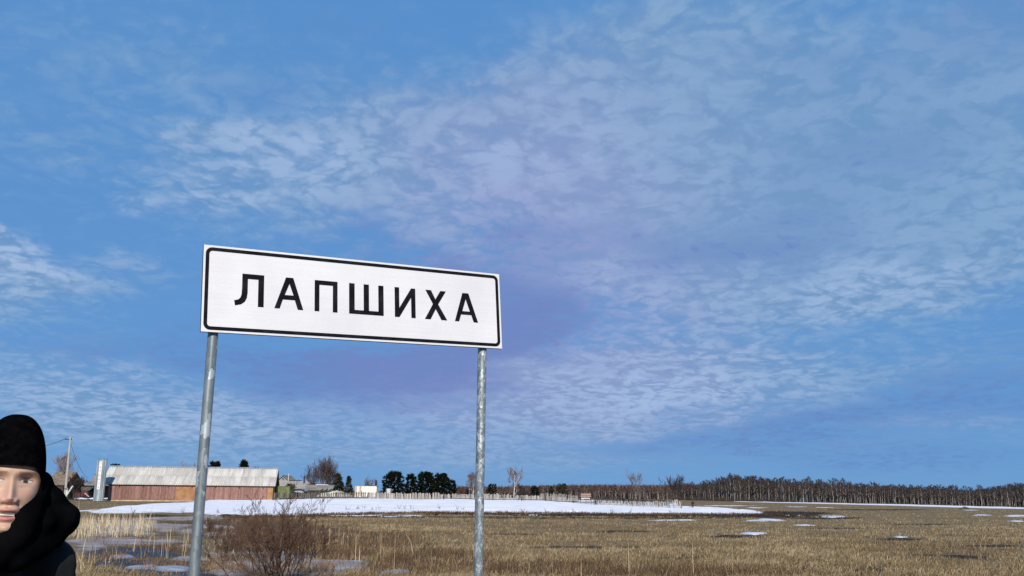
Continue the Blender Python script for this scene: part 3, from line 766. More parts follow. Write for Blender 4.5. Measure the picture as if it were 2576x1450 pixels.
def galvanised(name, vscale, flake):
    m, nt, b = material(name); L = nt.links.new
    tc = nt.nodes.new('ShaderNodeTexCoord')
    mp = nt.nodes.new('ShaderNodeMapping'); mp.inputs['Scale'].default_value = (1, 1, 0.55); L(tc.outputs['Object'], mp.inputs[0])
    nw = nt.nodes.new('ShaderNodeTexNoise'); nw.inputs['Scale'].default_value = vscale * 0.9; nw.inputs['Detail'].default_value = 3; L(mp.outputs[0], nw.inputs['Vector'])
    av = nt.nodes.new('ShaderNodeVectorMath'); av.operation = 'MULTIPLY_ADD'; av.inputs[1].default_value = (0.06, 0.06, 0.06)
    L(nw.outputs['Color'], av.inputs[0]); L(mp.outputs[0], av.inputs[2])
    v = nt.nodes.new('ShaderNodeTexVoronoi'); v.inputs['Scale'].default_value = vscale; L(av.outputs[0], v.inputs['Vector'])
    sp = nt.nodes.new('ShaderNodeSeparateColor'); L(v.outputs['Color'], sp.inputs[0])
    n = nt.nodes.new('ShaderNodeTexNoise'); n.inputs['Scale'].default_value = 7.0; n.inputs['Detail'].default_value = 6; L(tc.outputs['Object'], n.inputs['Vector'])
    r1 = nt.nodes.new('ShaderNodeMapRange'); r1.inputs[1].default_value = 0.0; r1.inputs[2].default_value = 1.0; r1.inputs[3].default_value = 0.0; r1.inputs[4].default_value = 0.55; L(sp.outputs[0], r1.inputs[0])
    a1 = nt.nodes.new('ShaderNodeMath'); a1.operation = 'MULTIPLY_ADD'; a1.inputs[1].default_value = 0.5; L(n.outputs[0], a1.inputs[0]); L(r1.outputs[0], a1.inputs[2])
    c1 = nt.nodes.new('ShaderNodeMix'); c1.data_type = 'RGBA'; c1.inputs[6].default_value = (0.125, 0.150, 0.160, 1); c1.inputs[7].default_value = (0.275, 0.315, 0.325, 1)
    L(a1.outputs[0], c1.inputs[0])
    g = nt.nodes.new('ShaderNodeMath'); g.operation = 'GREATER_THAN'; g.inputs[1].default_value = flake; L(sp.outputs[1], g.inputs[0])
    gm = nt.nodes.new('ShaderNodeMath'); gm.operation = 'MULTIPLY'; gm.inputs[1].default_value = 0.62; L(g.outputs[0], gm.inputs[0])
    c2 = nt.nodes.new('ShaderNodeMix'); c2.data_type = 'RGBA'; L(gm.outputs[0], c2.inputs[0]); L(c1.outputs[2], c2.inputs[6]); c2.inputs[7].default_value = (0.62, 0.66, 0.66, 1)
    L(c2.outputs[2], b.inputs['Base Color'])
    b.inputs['Metallic'].default_value = 0.45
    r2 = nt.nodes.new('ShaderNodeMapRange'); r2.inputs[3].default_value = 0.34; r2.inputs[4].default_value = 0.56; L(sp.outputs[2], r2.inputs[0]); L(r2.outputs[0], b.inputs['Roughness'])
    bp = nt.nodes.new('ShaderNodeBump'); bp.inputs['Strength'].default_value = 0.25; bp.inputs['Distance'].default_value = 0.004; L(sp.outputs[0], bp.inputs['Height']); L(bp.outputs[0], b.inputs['Normal'])
    return m

def build_sign():
    # reflective film: faint honeycomb grain and horizontal laying streaks
    mw, nt, b = material('white_reflective_film'); L = nt.links.new
    tc = nt.nodes.new('ShaderNodeTexCoord')
    mp = nt.nodes.new('ShaderNodeMapping'); mp.inputs['Scale'].default_value = (0.8, 1, 60); L(tc.outputs['Object'], mp.inputs[0])
    n1 = nt.nodes.new('ShaderNodeTexNoise'); n1.inputs['Scale'].default_value = 2.0; n1.inputs['Detail'].default_value = 3; L(mp.outputs[0], n1.inputs['Vector'])
    n2 = nt.nodes.new('ShaderNodeTexNoise'); n2.inputs['Scale'].default_value = 2.2; n2.inputs['Detail'].default_value = 3; L(tc.outputs['Object'], n2.inputs['Vector'])
    v = nt.nodes.new('ShaderNodeTexVoronoi'); v.inputs['Scale'].default_value = 130; L(tc.outputs['Object'], v.inputs['Vector'])
    ad = nt.nodes.new('ShaderNodeMath'); ad.operation = 'MULTIPLY_ADD'; ad.inputs[1].default_value = 0.45; L(n1.outputs[0], ad.inputs[0]); L(n2.outputs[0], ad.inputs[2])
    a2 = nt.nodes.new('ShaderNodeMath'); a2.operation = 'MULTIPLY_ADD'; a2.inputs[1].default_value = 0.25; L(v.outputs[0], a2.inputs[0]); L(ad.outputs[0], a2.inputs[2])
    mr = nt.nodes.new('ShaderNodeMapRange'); mr.inputs[1].default_value = 0.55; mr.inputs[2].default_value = 1.05; L(a2.outputs[0], mr.inputs[0])
    mx = nt.nodes.new('ShaderNodeMix'); mx.data_type = 'RGBA'; mx.inputs[6].default_value = (0.70, 0.69, 0.69, 1); mx.inputs[7].default_value = (0.585, 0.58, 0.595, 1)
    L(mr.outputs[0], mx.inputs[0]); L(mx.outputs[2], b.inputs['Base Color']); b.inputs['Roughness'].default_value = 0.35; b.inputs['Specular IOR Level'].default_value = 0.3
    mk_ = mk('black_film', (0.004, 0.004, 0.006), (0.014, 0.014, 0.02), 14, 0.7, 4, 0.45, 0.75, spec=0.08)
    mdark = mk('sign_edge_metal', (0.05, 0.05, 0.055), rough=0.6)
    M_post = galvanised('galvanised_large', 28.0, 0.86)
    M_post2 = galvanised('galvanised_fine', 64.0, 0.76)
    t = thing('town_sign', 'white town name sign with black border and lettering on two galvanised steel posts', 'road sign', (-0.90, 5.70, 0.5))
    ti = t.matrix_basis.copy() if False else Matrix.Translation(t.location)
    inv = ti.inverted()
    loc = inv @ SIGN_M
    mb = MB()
    mb.box((0, 0, 0), (SW, ST, SH), mi=0)
    mb.mi = [1, 1, 0, 1, 1, 1]        # front face white, edges and back bare metal
    p = mb.build('panel', [mw, mdark], t); p.matrix_local = loc
    # small white return along front rim
    outer = rrect(SW - 0.024, SH - 0.024, 0.036); inner = rrect(SW - 0.064, SH - 0.064, 0.018)
    y = -ST / 2 - 0.0015
    fr = MB(); n = len(outer)
    fr.add([(a, y, c) for a, c in outer] + [(a, y, c) for a, c in inner] + [(a, -ST / 2 + 0.001, c) for a, c in outer] + [(a, -ST / 2 + 0.001, c) for a, c in inner],
           [(i, (i + 1) % n, n + (i + 1) % n, n + i) for i in range(n)] + [(2 * n + i, 2 * n + (i + 1) % n, (i + 1) % n, i) for i in range(n)] +
           [(n + i, n + (i + 1) % n, 3 * n + (i + 1) % n, 3 * n + i) for i in range(n)])
    f = fr.build('border', mk_, t); f.matrix_local = loc
    for lp in LETTERS:
        me = glyph_mesh('letter', lp, 0.0014, [mk_])
        o = put('letter', me, t, loc @ Matrix.Translation((0, -ST / 2, 0)))
    # posts: vertical tubes right behind the panel
    nrm = (SIGN_M.to_3x3() @ Vector((0, 1, 0)))
    for (px, py, mat) in ((536, 840, M_post), (1213, 878, M_post2)):
        d = ray(px, py); o0 = Vector((0, 0, CZ)); c = SIGN_M.translation + nrm * (ST / 2 + 0.031)
        s = (c - o0).dot(nrm) / d.dot(nrm); q = o0 + d * s
        g = zt1(q.x, q.y); top = 3.42
        pts = [(q.x, q.y, z) for z in np.linspace(g - 0.4, top, 14)]
        ob = MB().tube(pts, 0.0285, 40, caps=True).build('post', mat, t); ob.matrix_local = inv
        cap = MB().tube([(q.x, q.y, top), (q.x, q.y, top + 0.012), (q.x, q.y, top + 0.02)], [0.031, 0.031, 0.02], 24).build('post_cap', mdark, t); cap.matrix_local = inv
        for dz in (-0.14, 0.14):      # saddle clamps on the back of the panel
            zc = q.z + 0.25 + dz
            cl = MB().tube([(q.x, q.y, zc - 0.02), (q.x, q.y, zc + 0.02)], 0.0325, 24).build('clamp', mdark, t); cl.matrix_local = inv

# ------------------------------------------------------------------ shed
def wave_sheet(w, h, amp, waves, th=0.012):
    """corrugated sheet lying in local xy, waves along x"""
    n = waves * 6
    vs, fs = [], []
    for j in range(2):
        for i in range(n + 1):
            vs.append((w * i / n, h * j, amp * math.cos(2 * math.pi * i / 6)))
    for j in range(2):
        for i in range(n + 1):
            vs.append((w * i / n, h * j, amp * math.cos(2 * math.pi * i / 6) - th))
    for i in range(n):
        a = i; fs.append((a, a + 1, a + n + 2, a + n + 1))
        b0 = 2 * (n + 1)
        fs.append((b0 + a + n + 1, b0 + a + n + 2, b0 + a + 1, b0 + a))
        fs.append((b0 + a, b0 + a + 1, a + 1, a))
    return vs, fs

def build_shed():
    A = at(270, 1260, 150.0); B = at(685, 1260, 154.0)
    e = Vector((B.x - A.x, B.y - A.y, 0)); Lw = e.length; rz = math.atan2(e.y, e.x)
    zb = 0.70; H = 3.27 - zb; RH = 6.0 - zb; D = 8.6
    t = thing('long_shed', 'long low brick shed with faded red plank panels and a pale corrugated roof', 'shed', (A.x, A.y, zb), rz)
    m_brick, nt, b = material('orange_brick'); L = nt.links.new
    tc = nt.nodes.new('ShaderNodeTexCoord'); mp = nt.nodes.new('ShaderNodeMapping'); mp.inputs['Rotation'].default_value = (math.pi / 2, 0, 0)
    L(tc.outputs['Object'], mp.inputs[0])
    br = nt.nodes.new('ShaderNodeTexBrick'); br.inputs['Scale'].default_value = 1.0
    br.inputs['Color1'].default_value = (0.32, 0.155, 0.072, 1); br.inputs['Color2'].default_value = (0.385, 0.20, 0.098, 1); br.inputs['Mortar'].default_value = (0.33, 0.20, 0.10, 1)
    br.inputs['Brick Width'].default_value = 0.26; br.inputs['Row Height'].default_value = 0.078; br.inputs['Mortar Size'].default_value = 0.012
    L(mp.outputs[0], br.inputs['Vector'])
    nz = nt.nodes.new('ShaderNodeTexNoise'); nz.inputs['Scale'].default_value = 0.9; nz.inputs['Detail'].default_value = 7; L(tc.outputs['Object'], nz.inputs['Vector'])
    mr = nt.nodes.new('ShaderNodeMapRange'); mr.inputs[1].default_value = 0.42; mr.inputs[2].default_value = 0.66; L(nz.outputs[0], mr.inputs[0])
    mx = nt.nodes.new('ShaderNodeMix'); mx.data_type = 'RGBA'; L(mr.outputs[0], mx.inputs[0]); L(br.outputs[0], mx.inputs[6]); mx.inputs[7].default_value = (0.24, 0.11, 0.05, 1)
    L(mx.outputs[2], b.inputs['Base Color']); b.inputs['Roughness'].default_value = 0.92
    m_plank = mk('faded_red_paint', (0.215, 0.110, 0.090), (0.315, 0.195, 0.165), 3.0, 0.85, 6, 0.45, 0.68, coord='Object', stretch=(6, 6, 0.5), obj_random=0.30, bump=0.2)
    m_roof = mk('old_slate_sheet', (0.37, 0.355, 0.33), (0.50, 0.48, 0.45), 1.0, 0.9, 6, 0.35, 0.65, obj_random=0.14, stretch=(2.2, 0.3, 1))
    m_plinth = mk('plinth_lime', (0.50, 0.42, 0.30), (0.34, 0.25, 0.17), 1.6, 0.95)
    m_dark = mk('dark_timber', (0.030, 0.025, 0.022), (0.06, 0.05, 0.04), 4, 0.9)
    m_ridge = mk('ridge_tin', (0.20, 0.25, 0.26), (0.30, 0.34, 0.35), 2.0, 0.5, metallic=0.4)
    # walls with gable ends
    w = MB()
    th = 0.38
    w.box((Lw / 2, th / 2, H / 2), (Lw, th, H)); w.box((Lw / 2, D - th / 2, H / 2), (Lw, th, H))
    gable = [(th, 0), (D - th, 0), (D - th, H), (D / 2, RH - 0.12), (th, H)]
    for x0, x1 in ((0.0, th), (Lw - th, Lw)):
        n = len(gable)
        w.add([(x0, p[0], p[1]) for p in gable] + [(x1, p[0], p[1]) for p in gable],
              [tuple(range(n)), tuple(reversed(range(n, 2 * n)))] + [(i, n + i, n + (i + 1) % n, (i + 1) % n) for i in range(n)])
    w.build('wall', m_brick, t)
    MB().box((Lw / 2, -0.05, 0.02), (Lw + 0.1, 0.1, 0.36)).build('plinth', m_plinth, t)
    # plank panels: each vertical plank its own piece
    scale = Lw / (685 - 270.0)
    var = [MB().box((0, 0, 0), (0.186 + dx, 0.035, 1.96 + dz)).mesh('plank', [m_plank]) for dx, dz in ((0, 0), (-0.012, 0.03), (0.004, -0.03))]
    for (p0, p1) in ((272, 436.5), (508, 671)):
        x0, x1 = (p0 - 270) * scale, (p1 - 270) * scale
        k = int((x1 - x0) / 0.196)
        pn = MB()
        pn.box(((x0 + x1) / 2, -0.012, H - 0.26), (x1 - x0, 0.02, 0.10)).box(((x0 + x1) / 2, -0.012, 0.33), (x1 - x0 + 0.1, 0.024, 0.09))
        pn.build('plank_rail', m_plank, t)
        for i in range(k):
            me = var[rng.integers(0, 3)]
            q = put('plank', me, t, Matrix.Translation((x0 + (i + 0.5) * (x1 - x0) / k, -0.043 - rng.random() * 0.012, 1.36 + rng.normal(0, 0.012))) @ Matrix.Rotation(rng.normal(0, 0.004), 4, 'Y'))
    # small hatch in the left panel
    hx = (400 - 270) * scale
    MB().box((hx, -0.072, 0.95), (0.9, 0.02, 0.05)).box((hx - .45, -0.072, 1.3), (0.05, 0.02, 0.75)).box((hx + .45, -0.072, 1.3), (0.05, 0.02, 0.75)).build('hatch_frame', m_plank, t)
    # eaves: dark fascia and brackets
    MB().box((Lw / 2, -0.20, H - 0.03), (Lw + 0.5, 0.10, 0.12)).build('fascia', m_dark, t)
    br_me = MB().box((0, 0, 0), (0.12, 0.5, 0.10)).box((0, 0.12, -0.10), (0.10, 0.10, 0.16)).mesh('bracket', [m_dark])
    for i in range(7):
        put('bracket', br_me, t, Matrix.Translation((1.6 + i * (Lw - 3.2) / 6, -0.22, H - 0.17)))
    # roof: corrugated sheets, two courses per slope
    half = D / 2 + 0.42; rise = RH - H + 0.22; sl = math.hypot(half, rise); ang = math.atan2(rise, half)
    ncol = 24; wcol = (Lw + 1.4) / ncol; ch = sl / 2
    vs, fs = wave_sheet(wcol + 0.06, ch + 0.12, 0.05, 4)
    me = MB().add(vs, fs, 0, True).mesh('roof_sheet', [m_roof])
    for side in (0, 1):
        for r in range(2):
            for c in range(ncol):
                base = Matrix.Translation((-1.1 + c * wcol, -0.42 if side == 0 else D + 0.42, H - 0.02))
                if side == 1: base = base @ Matrix.Translation((wcol, 0, 0)) @ Matrix.Rotation(math.pi, 4, 'Z')
                M = base @ Matrix.Rotation(ang, 4, 'X') @ Matrix.Translation((0, r * ch - (0.08 if r else 0.0), 0.02 + 0.012 * r + rng.random() * 0.006 + (c % 2) * 0.006)) @ Matrix.Rotation(rng.normal(0, 0.003), 4, 'Z')
                put('roof_sheet', me, t, M)
    rd = MB()
    zr = RH + 0.26
    prof = [(-0.38, -0.22), (-0.06, 0.0), (0.06, 0.0), (0.38, -0.22), (0.36, -0.26), (0.0, -0.06), (-0.36, -0.26)]
    n = len(prof)
    rd.add([(-1.15, D / 2 + a, zr + c) for a, c in prof] + [(Lw + 0.35, D / 2 + a, zr + c) for a, c in prof],
           [(i, (i + 1) % n, n + (i + 1) % n, n + i) for i in range(n)] + [tuple(reversed(range(n))), tuple(range(n, 2 * n))])
    rd.build('ridge_cap', m_ridge, t)
    # verge boards at the gable ends
    for x in (-1.11, Lw + 0.31):
        vb = MB()
        for sgn, y0 in ((1, -0.42), (-1, D + 0.42)):
            y1 = D / 2
            vb.add([(x - .02, y0, H - .16), (x + .02, y0, H - .16), (x + .02, y0, H - .02), (x - .02, y0, H - .02), (x - .02, y1, RH + .08), (x + .02, y1, RH + .08), (x + .02, y1, RH + .22), (x - .02, y1, RH + .22)],
                   [(0, 1, 2, 3), (7, 6, 5, 4), (0, 4, 5, 1), (3, 2, 6, 7), (0, 3, 7, 4), (1, 5, 6, 2)])
        vb.build('verge_board', m_dark, t)

# ------------------------------------------------------------------ corrugated column with the village name
def build_column():
    Yc = 146.0
    bc = at(247, 1263, Yc); tp = at(259.5, 1155.5, Yc)
    h = tp.z - bc.z; r = 12.3 / 2436 * Yc
    t = thing('village_column', 'tall silver corrugated column with a white strip of red letters beside the shed', 'column', bc)
    m = mk('zinc_sheet', (0.27, 0.325, 0.335), (0.42, 0.48, 0.49), 1.3, 0.42, 5, 0.4, 0.62, metallic=0.55, stretch=(1, 1, 0.3))
    ribs = 15; prof = []
    for k in range(ribs):
        for f, rr in ((0.0, 1.0), (0.42, 1.0), (0.52, 0.945), (0.90, 0.945)):
            a = 2 * math.pi * (k + f) / ribs; prof.append((math.cos(a) * r * rr, math.sin(a) * r * rr))
    n = len(prof); mb = MB(); zs = [0.10, h * .33, h * .66, h]
    vs = [(x, y, z) for z in zs for x, y in prof]
    fs = [(j * n + i, j * n + (i + 1) % n, (j + 1) * n + (i + 1) % n, (j + 1) * n + i) for j in range(3) for i in range(n)]
    mb.add(vs, fs); mb.add([(x, y, h - 0.02) for x, y in prof], [tuple(range(n))]); mb.add([(x, y, 0.11) for x, y in prof], [tuple(reversed(range(n)))])
    mb.build('shell', m, t)
    MB().tube([(0, 0, h - 0.03), (0, 0, h + 0.015)], r * 1.02, 40).build('top_rim', mk('dark_zinc', (0.12, 0.14, 0.15), rough=0.5), t)
    MB().tube([(0, 0, -0.35), (0, 0, 0.10)], r * 0.86, 24).build('base', mk('column_base', (0.02, 0.02, 0.02)), t)
    m_white = mk('white_plate', (0.70, 0.66, 0.65), (0.80, 0.77, 0.76), 3, 0.6)
    m_red = mk('faded_red_letter', (0.34, 0.17, 0.16), (0.45, 0.27, 0.25), 5, 0.7)
    cam_a = math.atan2(-bc.y, -bc.x)                 # towards the road
    rot = Matrix.Rotation(cam_a - math.radians(13) + math.pi / 2, 4, 'Z')
    zt0 = h - 0.36; ph = 0.592
    for i, lp in enumerate(LETTERS):
        pl = MB().box((0, 0, 0), (0.40, 0.03, ph - 0.02)).build('letter_plate', m_white, t)
        M = rot @ Matrix.Translation((0, -r - 0.02, zt0 - (i + 0.5) * ph)); pl.matrix_local = M
        xs = [p[0] for p in lp[0]]; c = ((min(xs) + max(xs)) / 2, 0.0055)
        lt = put('letter', glyph_mesh('letter', lp, 0.012, [m_red], 0.33 / 0.19 if i != 3 else 0.30 / 0.19, c), pl)
        lt.matrix_local = Matrix.Translation((0, -0.015, 0))

# ------------------------------------------------------------------ picket fences
def fence(name, label, path, tops, spacing, width, lean, mat, m_rail, rails=(0.35, 0.8), gap_p=0.05, top_shape='flat', jit=0.07, group='weathered picket fences', step_i=None):
    """path: (px, py, Y) along the foot, tops: (px, py)"""
    P = [at(*p) for p in path]
    t = thing(name, label, 'fence', P[0], 0, group)
    inv = Matrix.Translation(-P[0])
    kinds = []
    for dw, cut in ((0, 0.0), (0.012, 0.07), (-0.014, 0.12), (0.004, 0.16)):
        w2 = (width + dw) / 2
        if top_shape == 'point': poly = [(-w2, 0), (w2, 0), (w2, 1 - .06), (0.0, 1.0), (-w2, 1 - .06)]
        else: poly = [(-w2, 0), (w2, 0), (w2 * 0.96, 1 - cut * 0.4), (w2 * 0.2, 1.0), (-w2 * 0.94, 1 - cut * 0.25)]
        kinds.append(MB().prism(poly, 0.024, Matrix.Identity(4)).mesh('picket', [mat]))
    seg = [0.0]
    for a, b in zip(P[:-1], P[1:]): seg.append(seg[-1] + (b.xy - a.xy).length)
    tot = seg[-1]; n = min(300, int(tot / spacing))
    pxs = [p[0] for p in path]
    railpts = [[] for _ in rails]
    for i in range(n):
        s = (i + 0.5) * tot / n
        k = max(j for j in range(len(P) - 1) if seg[j] <= s)
        f = (s - seg[k]) / (seg[k + 1] - seg[k]); q = P[k].lerp(P[k + 1], f)
        d = (P[k + 1] - P[k]).normalized(); az = math.atan2(d.y, d.x)
        px = pxs[k] + (pxs[k + 1] - pxs[k]) * f
        topz = at(px, float(np.interp(px, [a for a, _ in tops], [b for _, b in tops])), q.y).z
        hh = topz - q.z
        for rr, lst in zip(rails, railpts):
            if i % 6 == 0 or i == n - 1: lst.append(Vector((q.x, q.y, q.z + hh * rr)) + Vector((-math.sin(az), math.cos(az), 0)) * 0.035)
        if rng.random() < gap_p: continue
        h2 = hh * (1 + rng.normal(0, jit)) + 0.35
        le = lean + rng.normal(0, 0.045)
        M = inv @ Matrix.Translation((q.x, q.y, q.z - 0.35)) @ Matrix.Rotation(az, 4, 'Z') @ Matrix.Rotation(rng.normal(0, 0.05), 4, 'X') @ Matrix.Rotation(le, 4, 'Y') @ Matrix.Diagonal((1, 1, h2, 1))
        put('picket', kinds[rng.integers(0, 4)], t, M)
    for lst in railpts:
        if len(lst) > 1:
            o = MB().tube(lst, 0.035, 4, smooth=False).build('rail', m_rail, t); o.matrix_local = inv
    pm = MB().box((0, 0, 0.5), (0.11, 0.11, 1.0)).mesh('fence_post', [m_rail])
    np_ = max(2, int(tot / 3.2))
    for i in range(np_ + 1):
        s = min(tot * 0.999, i * tot / np_); k = max(j for j in range(len(P) - 1) if seg[j] <= s); f = (s - seg[k]) / (seg[k + 1] - seg[k]); q = P[k].lerp(P[k + 1], f)
        d = (P[k + 1] - P[k]).normalized(); px = pxs[k] + (pxs[k + 1] - pxs[k]) * f
        hh = at(px, float(np.interp(px, [a for a, _ in tops], [b for _, b in tops])), q.y).z - q.z
        put('fence_post', pm, t, inv @ Matrix.Translation((q.x - d.y * 0.1, q.y + d.x * 0.1, q.z - 0.3)) @ Matrix.Diagonal((1, 1, hh * 0.95 + 0.3, 1)))
    return t

def build_fences():
    Mg = mk('weathered_grey_picket', (0.055, 0.050, 0.046), (0.140, 0.126, 0.114), 3, 0.95, 5, 0.35, 0.7, stretch=(5, 5, 0.5), obj_random=0.45)
    Mp = mk('bleached_picket', (0.235, 0.215, 0.195), (0.40, 0.37, 0.34), 3, 0.95, 5, 0.35, 0.7, stretch=(5, 5, 0.5), obj_random=0.38)
    Md = mk('blackened_picket', (0.020, 0.018, 0.017), (0.060, 0.052, 0.046), 3, 0.95, 5, 0.35, 0.7, stretch=(5, 5, 0.5), obj_random=0.4)
    Mr = mk('rail_wood', (0.10, 0.085, 0.075), (0.17, 0.15, 0.13), 3, 0.95)
    Mdr = mk('dark_rail_wood', (0.022, 0.018, 0.016), (0.05, 0.04, 0.035), 3, 0.95)
    fence('picket_fence', 'tall dark grey picket fence with open gaps next to the shed', [(688, 1260.5, 152), (730, 1260, 151), (772, 1257, 150)], [(688, 1238), (720, 1236.5), (745, 1240), (772, 1239.5)],
          0.30, 0.17, 0.0, Mg, Mr, (0.36, 0.78), 0.04, 'point')
    fence('picket_fence', 'grey pointed picket fence in front of the cream mound and white van body', [(773, 1257, 150), (860, 1256.4, 150), (925, 1256.2, 150)], [(773, 1239.2), (830, 1239), (865, 1237.5), (925, 1237.5)],
          0.27, 0.17, 0.0, Mg, Mr, (0.36, 0.78), 0.02, 'point')
    fence('picket_fence', 'pale close boarded picket fence below the five dark pines', [(926, 1256.4, 150), (1000, 1257, 150), (1060, 1257, 150), (1116, 1257.3, 150)], [(926, 1239), (960, 1240.2), (1050, 1240.5), (1116, 1240.6)],
          0.245, 0.21, 0.0, Mp, Mr, (0.36, 0.78), 0.02)
    fence('picket_fence', 'long low bleached picket fence running past the right signpost', [(1118, 1256, 158), (1200, 1257.5, 157), (1300, 1259.5, 156), (1370, 1260, 155), (1445, 1266, 152)],
          [(1118, 1244), (1200, 1243.6), (1290, 1244), (1330, 1246.5), (1390, 1249), (1445, 1254.5)], 0.25, 0.20, 0.02, Mp, Mr, (0.4, 0.8), 0.03)
    fence('picket_fence', 'leaning bleached picket fence above the snow at the right corner of the yard', [(1443, 1271, 149), (1500, 1273.5, 147), (1617, 1277.5, 143), (1690, 1279.5, 141), (1715.5, 1280, 141)],
          [(1443, 1257), (1500, 1258.7), (1560, 1261.5), (1617, 1262), (1680, 1261.5), (1700, 1259.5), (1715.5, 1259)], 0.30, 0.17, -0.13, Mp, Mr, (0.38, 0.76), 0.04, jit=0.09)
    fence('picket_fence', 'ragged grey picket fence standing taller behind the low bleached one', [(1358, 1256, 172), (1400, 1256, 170), (1456, 1259, 166)], [(1358, 1243), (1375, 1241.6), (1420, 1243), (1456, 1248.5)],
          0.32, 0.19, 0.03, Mp, Mr, (0.4, 0.8), 0.08, jit=0.10)
    fence('picket_fence', 'broken blackened picket fence at the back of the yard near the forest', [(1496, 1262, 190), (1565, 1262, 192), (1570, 1264.5, 190), (1678, 1269, 178)],
          [(1496, 1249.5), (1530, 1247.5), (1565, 1250), (1572, 1255), (1640, 1257), (1678, 1259)], 0.30, 0.20, 0.06, Md, Mdr, (0.4, 0.8), 0.10, jit=0.14)
    # pole-and-rail fence in front of the pickets
    pts = [(1116, 1256.5, 1238.5, 149), (1312, 1262, 1249, 149), (1371.5, 1264.5, 1239, 148), (1442, 1270, 1260.5, 147), (1498, 1274, 1259.0, 146)]
    P0 = at(1116, 1256.5, 149)
    t = thing('rail_fence', 'dark sagging rail on crooked posts in front of the bleached pickets', 'fence', P0); inv = Matrix.Translation(-P0)
    rl = []
    for (px, py, pt, Y) in pts:
        a = at(px, py, Y); b = at(px + rng.normal(0, .3), pt, Y)
        o = MB().tube([a - Vector((0, 0, .4)), a.lerp(b, .5) + Vector((.03, 0, 0)), b], [.10, .09, .075], 6).build('fence_post', Mdr, t); o.matrix_local = inv
    way = [(1116, 1253.5, 148.8), (1160, 1254.8, 148.8), (1240, 1256.8, 148.8), (1312, 1256, 148.7), (1340, 1258, 148.5), (1372, 1258.3, 147.7), (1410, 1262.5, 147.2), (1442, 1262, 146.7), (1470, 1264.5, 146.2), (1498, 1264, 145.7)]
    o = MB().tube([at(*w) for w in way], 0.045, 5).build('rail', Mdr, t); o.matrix_local = inv

build_sign()
build_shed()
build_column()
build_fences()

# ------------------------------------------------------------------ trees
def grow(r, base, direction, length, radius, levels, spread, nkids, up=0.15, wig=0.12, steps=5, shrink=0.62, out=None, level=0, tip=0.25, kid_from=0.3, rshrink=0.5):
    """recursive skeleton -> list of (level, points, radii)"""
    if out is None: out = []
    p = Vector(base); d = Vector(direction).normalized(); pts = [p.copy()]; rad = [radius]
    for i in range(steps):
        d = (d + Vector((r.gauss(0, wig), r.gauss(0, wig), r.gauss(0, wig) + up / steps))).normalized()
        p = p + d * (length / steps); pts.append(p.copy()); rad.append(radius * (1 - (1 - tip) * (i + 1) / steps))
    out.append((level, pts, rad))
    if level < levels:
        k = nkids[level]
        for j in range(k):
            f = kid_from + (1 - kid_from) * (j + r.random() * 0.8) / k
            i = min(int(f * steps), steps - 1); q = pts[i].lerp(pts[i + 1], f * steps - i)
            dd = (pts[i + 1] - pts[i]).normalized(); a = r.uniform(0, 2 * math.pi)
            side = dd.orthogonal().normalized(); side = (Matrix.Rotation(a, 3, dd) @ side)
            s = spread[level] * r.uniform(0.7, 1.25)
            nd = (dd * math.cos(s) + side * math.sin(s))
            grow(r, q, nd, length * shrink * r.uniform(0.7, 1.15) * (1.15 - 0.45 * f), max(rad[i] * rshrink, 0.002), levels, spread, nkids, up, wig, max(2, steps - 1), shrink, out, level + 1, tip, kid_from, rshrink)
    return out

def skel_mesh(name, sk, mat, sides=(6, 4, 3, 3, 3), minr=0.0, levels=None):
    mb = MB()
    for lv, pts, rad in sk:
        if levels and lv not in levels: continue
        mb.tube(pts, [max(x, minr) for x in rad], sides[min(lv, len(sides) - 1)], caps=False)
    return mb.mesh(name, [mat])

def twig_cloud(r, mb, centre_fn, n, ln, w, droop, mi=0):
    for i in range(n):
        p, outw = centre_fn(r)
        d = (outw + Vector((r.gauss(0, .45), r.gauss(0, .45), r.gauss(0, .45) - droop))).normalized()
        s = d.orthogonal().normalized() * w * r.uniform(.6, 1.3); s = Matrix.Rotation(r.uniform(0, 6.28), 3, d) @ s
        L = ln * r.uniform(.6, 1.4); m = p + d * L * .55 + Vector((0, 0, -droop * L * .12))
        e = p + d * L + Vector((0, 0, -droop * L * .35))
        mb.add([p - s, p + s, m + s * .7, m - s * .7, e], [(0, 1, 2, 3), (3, 2, 4)], mi)

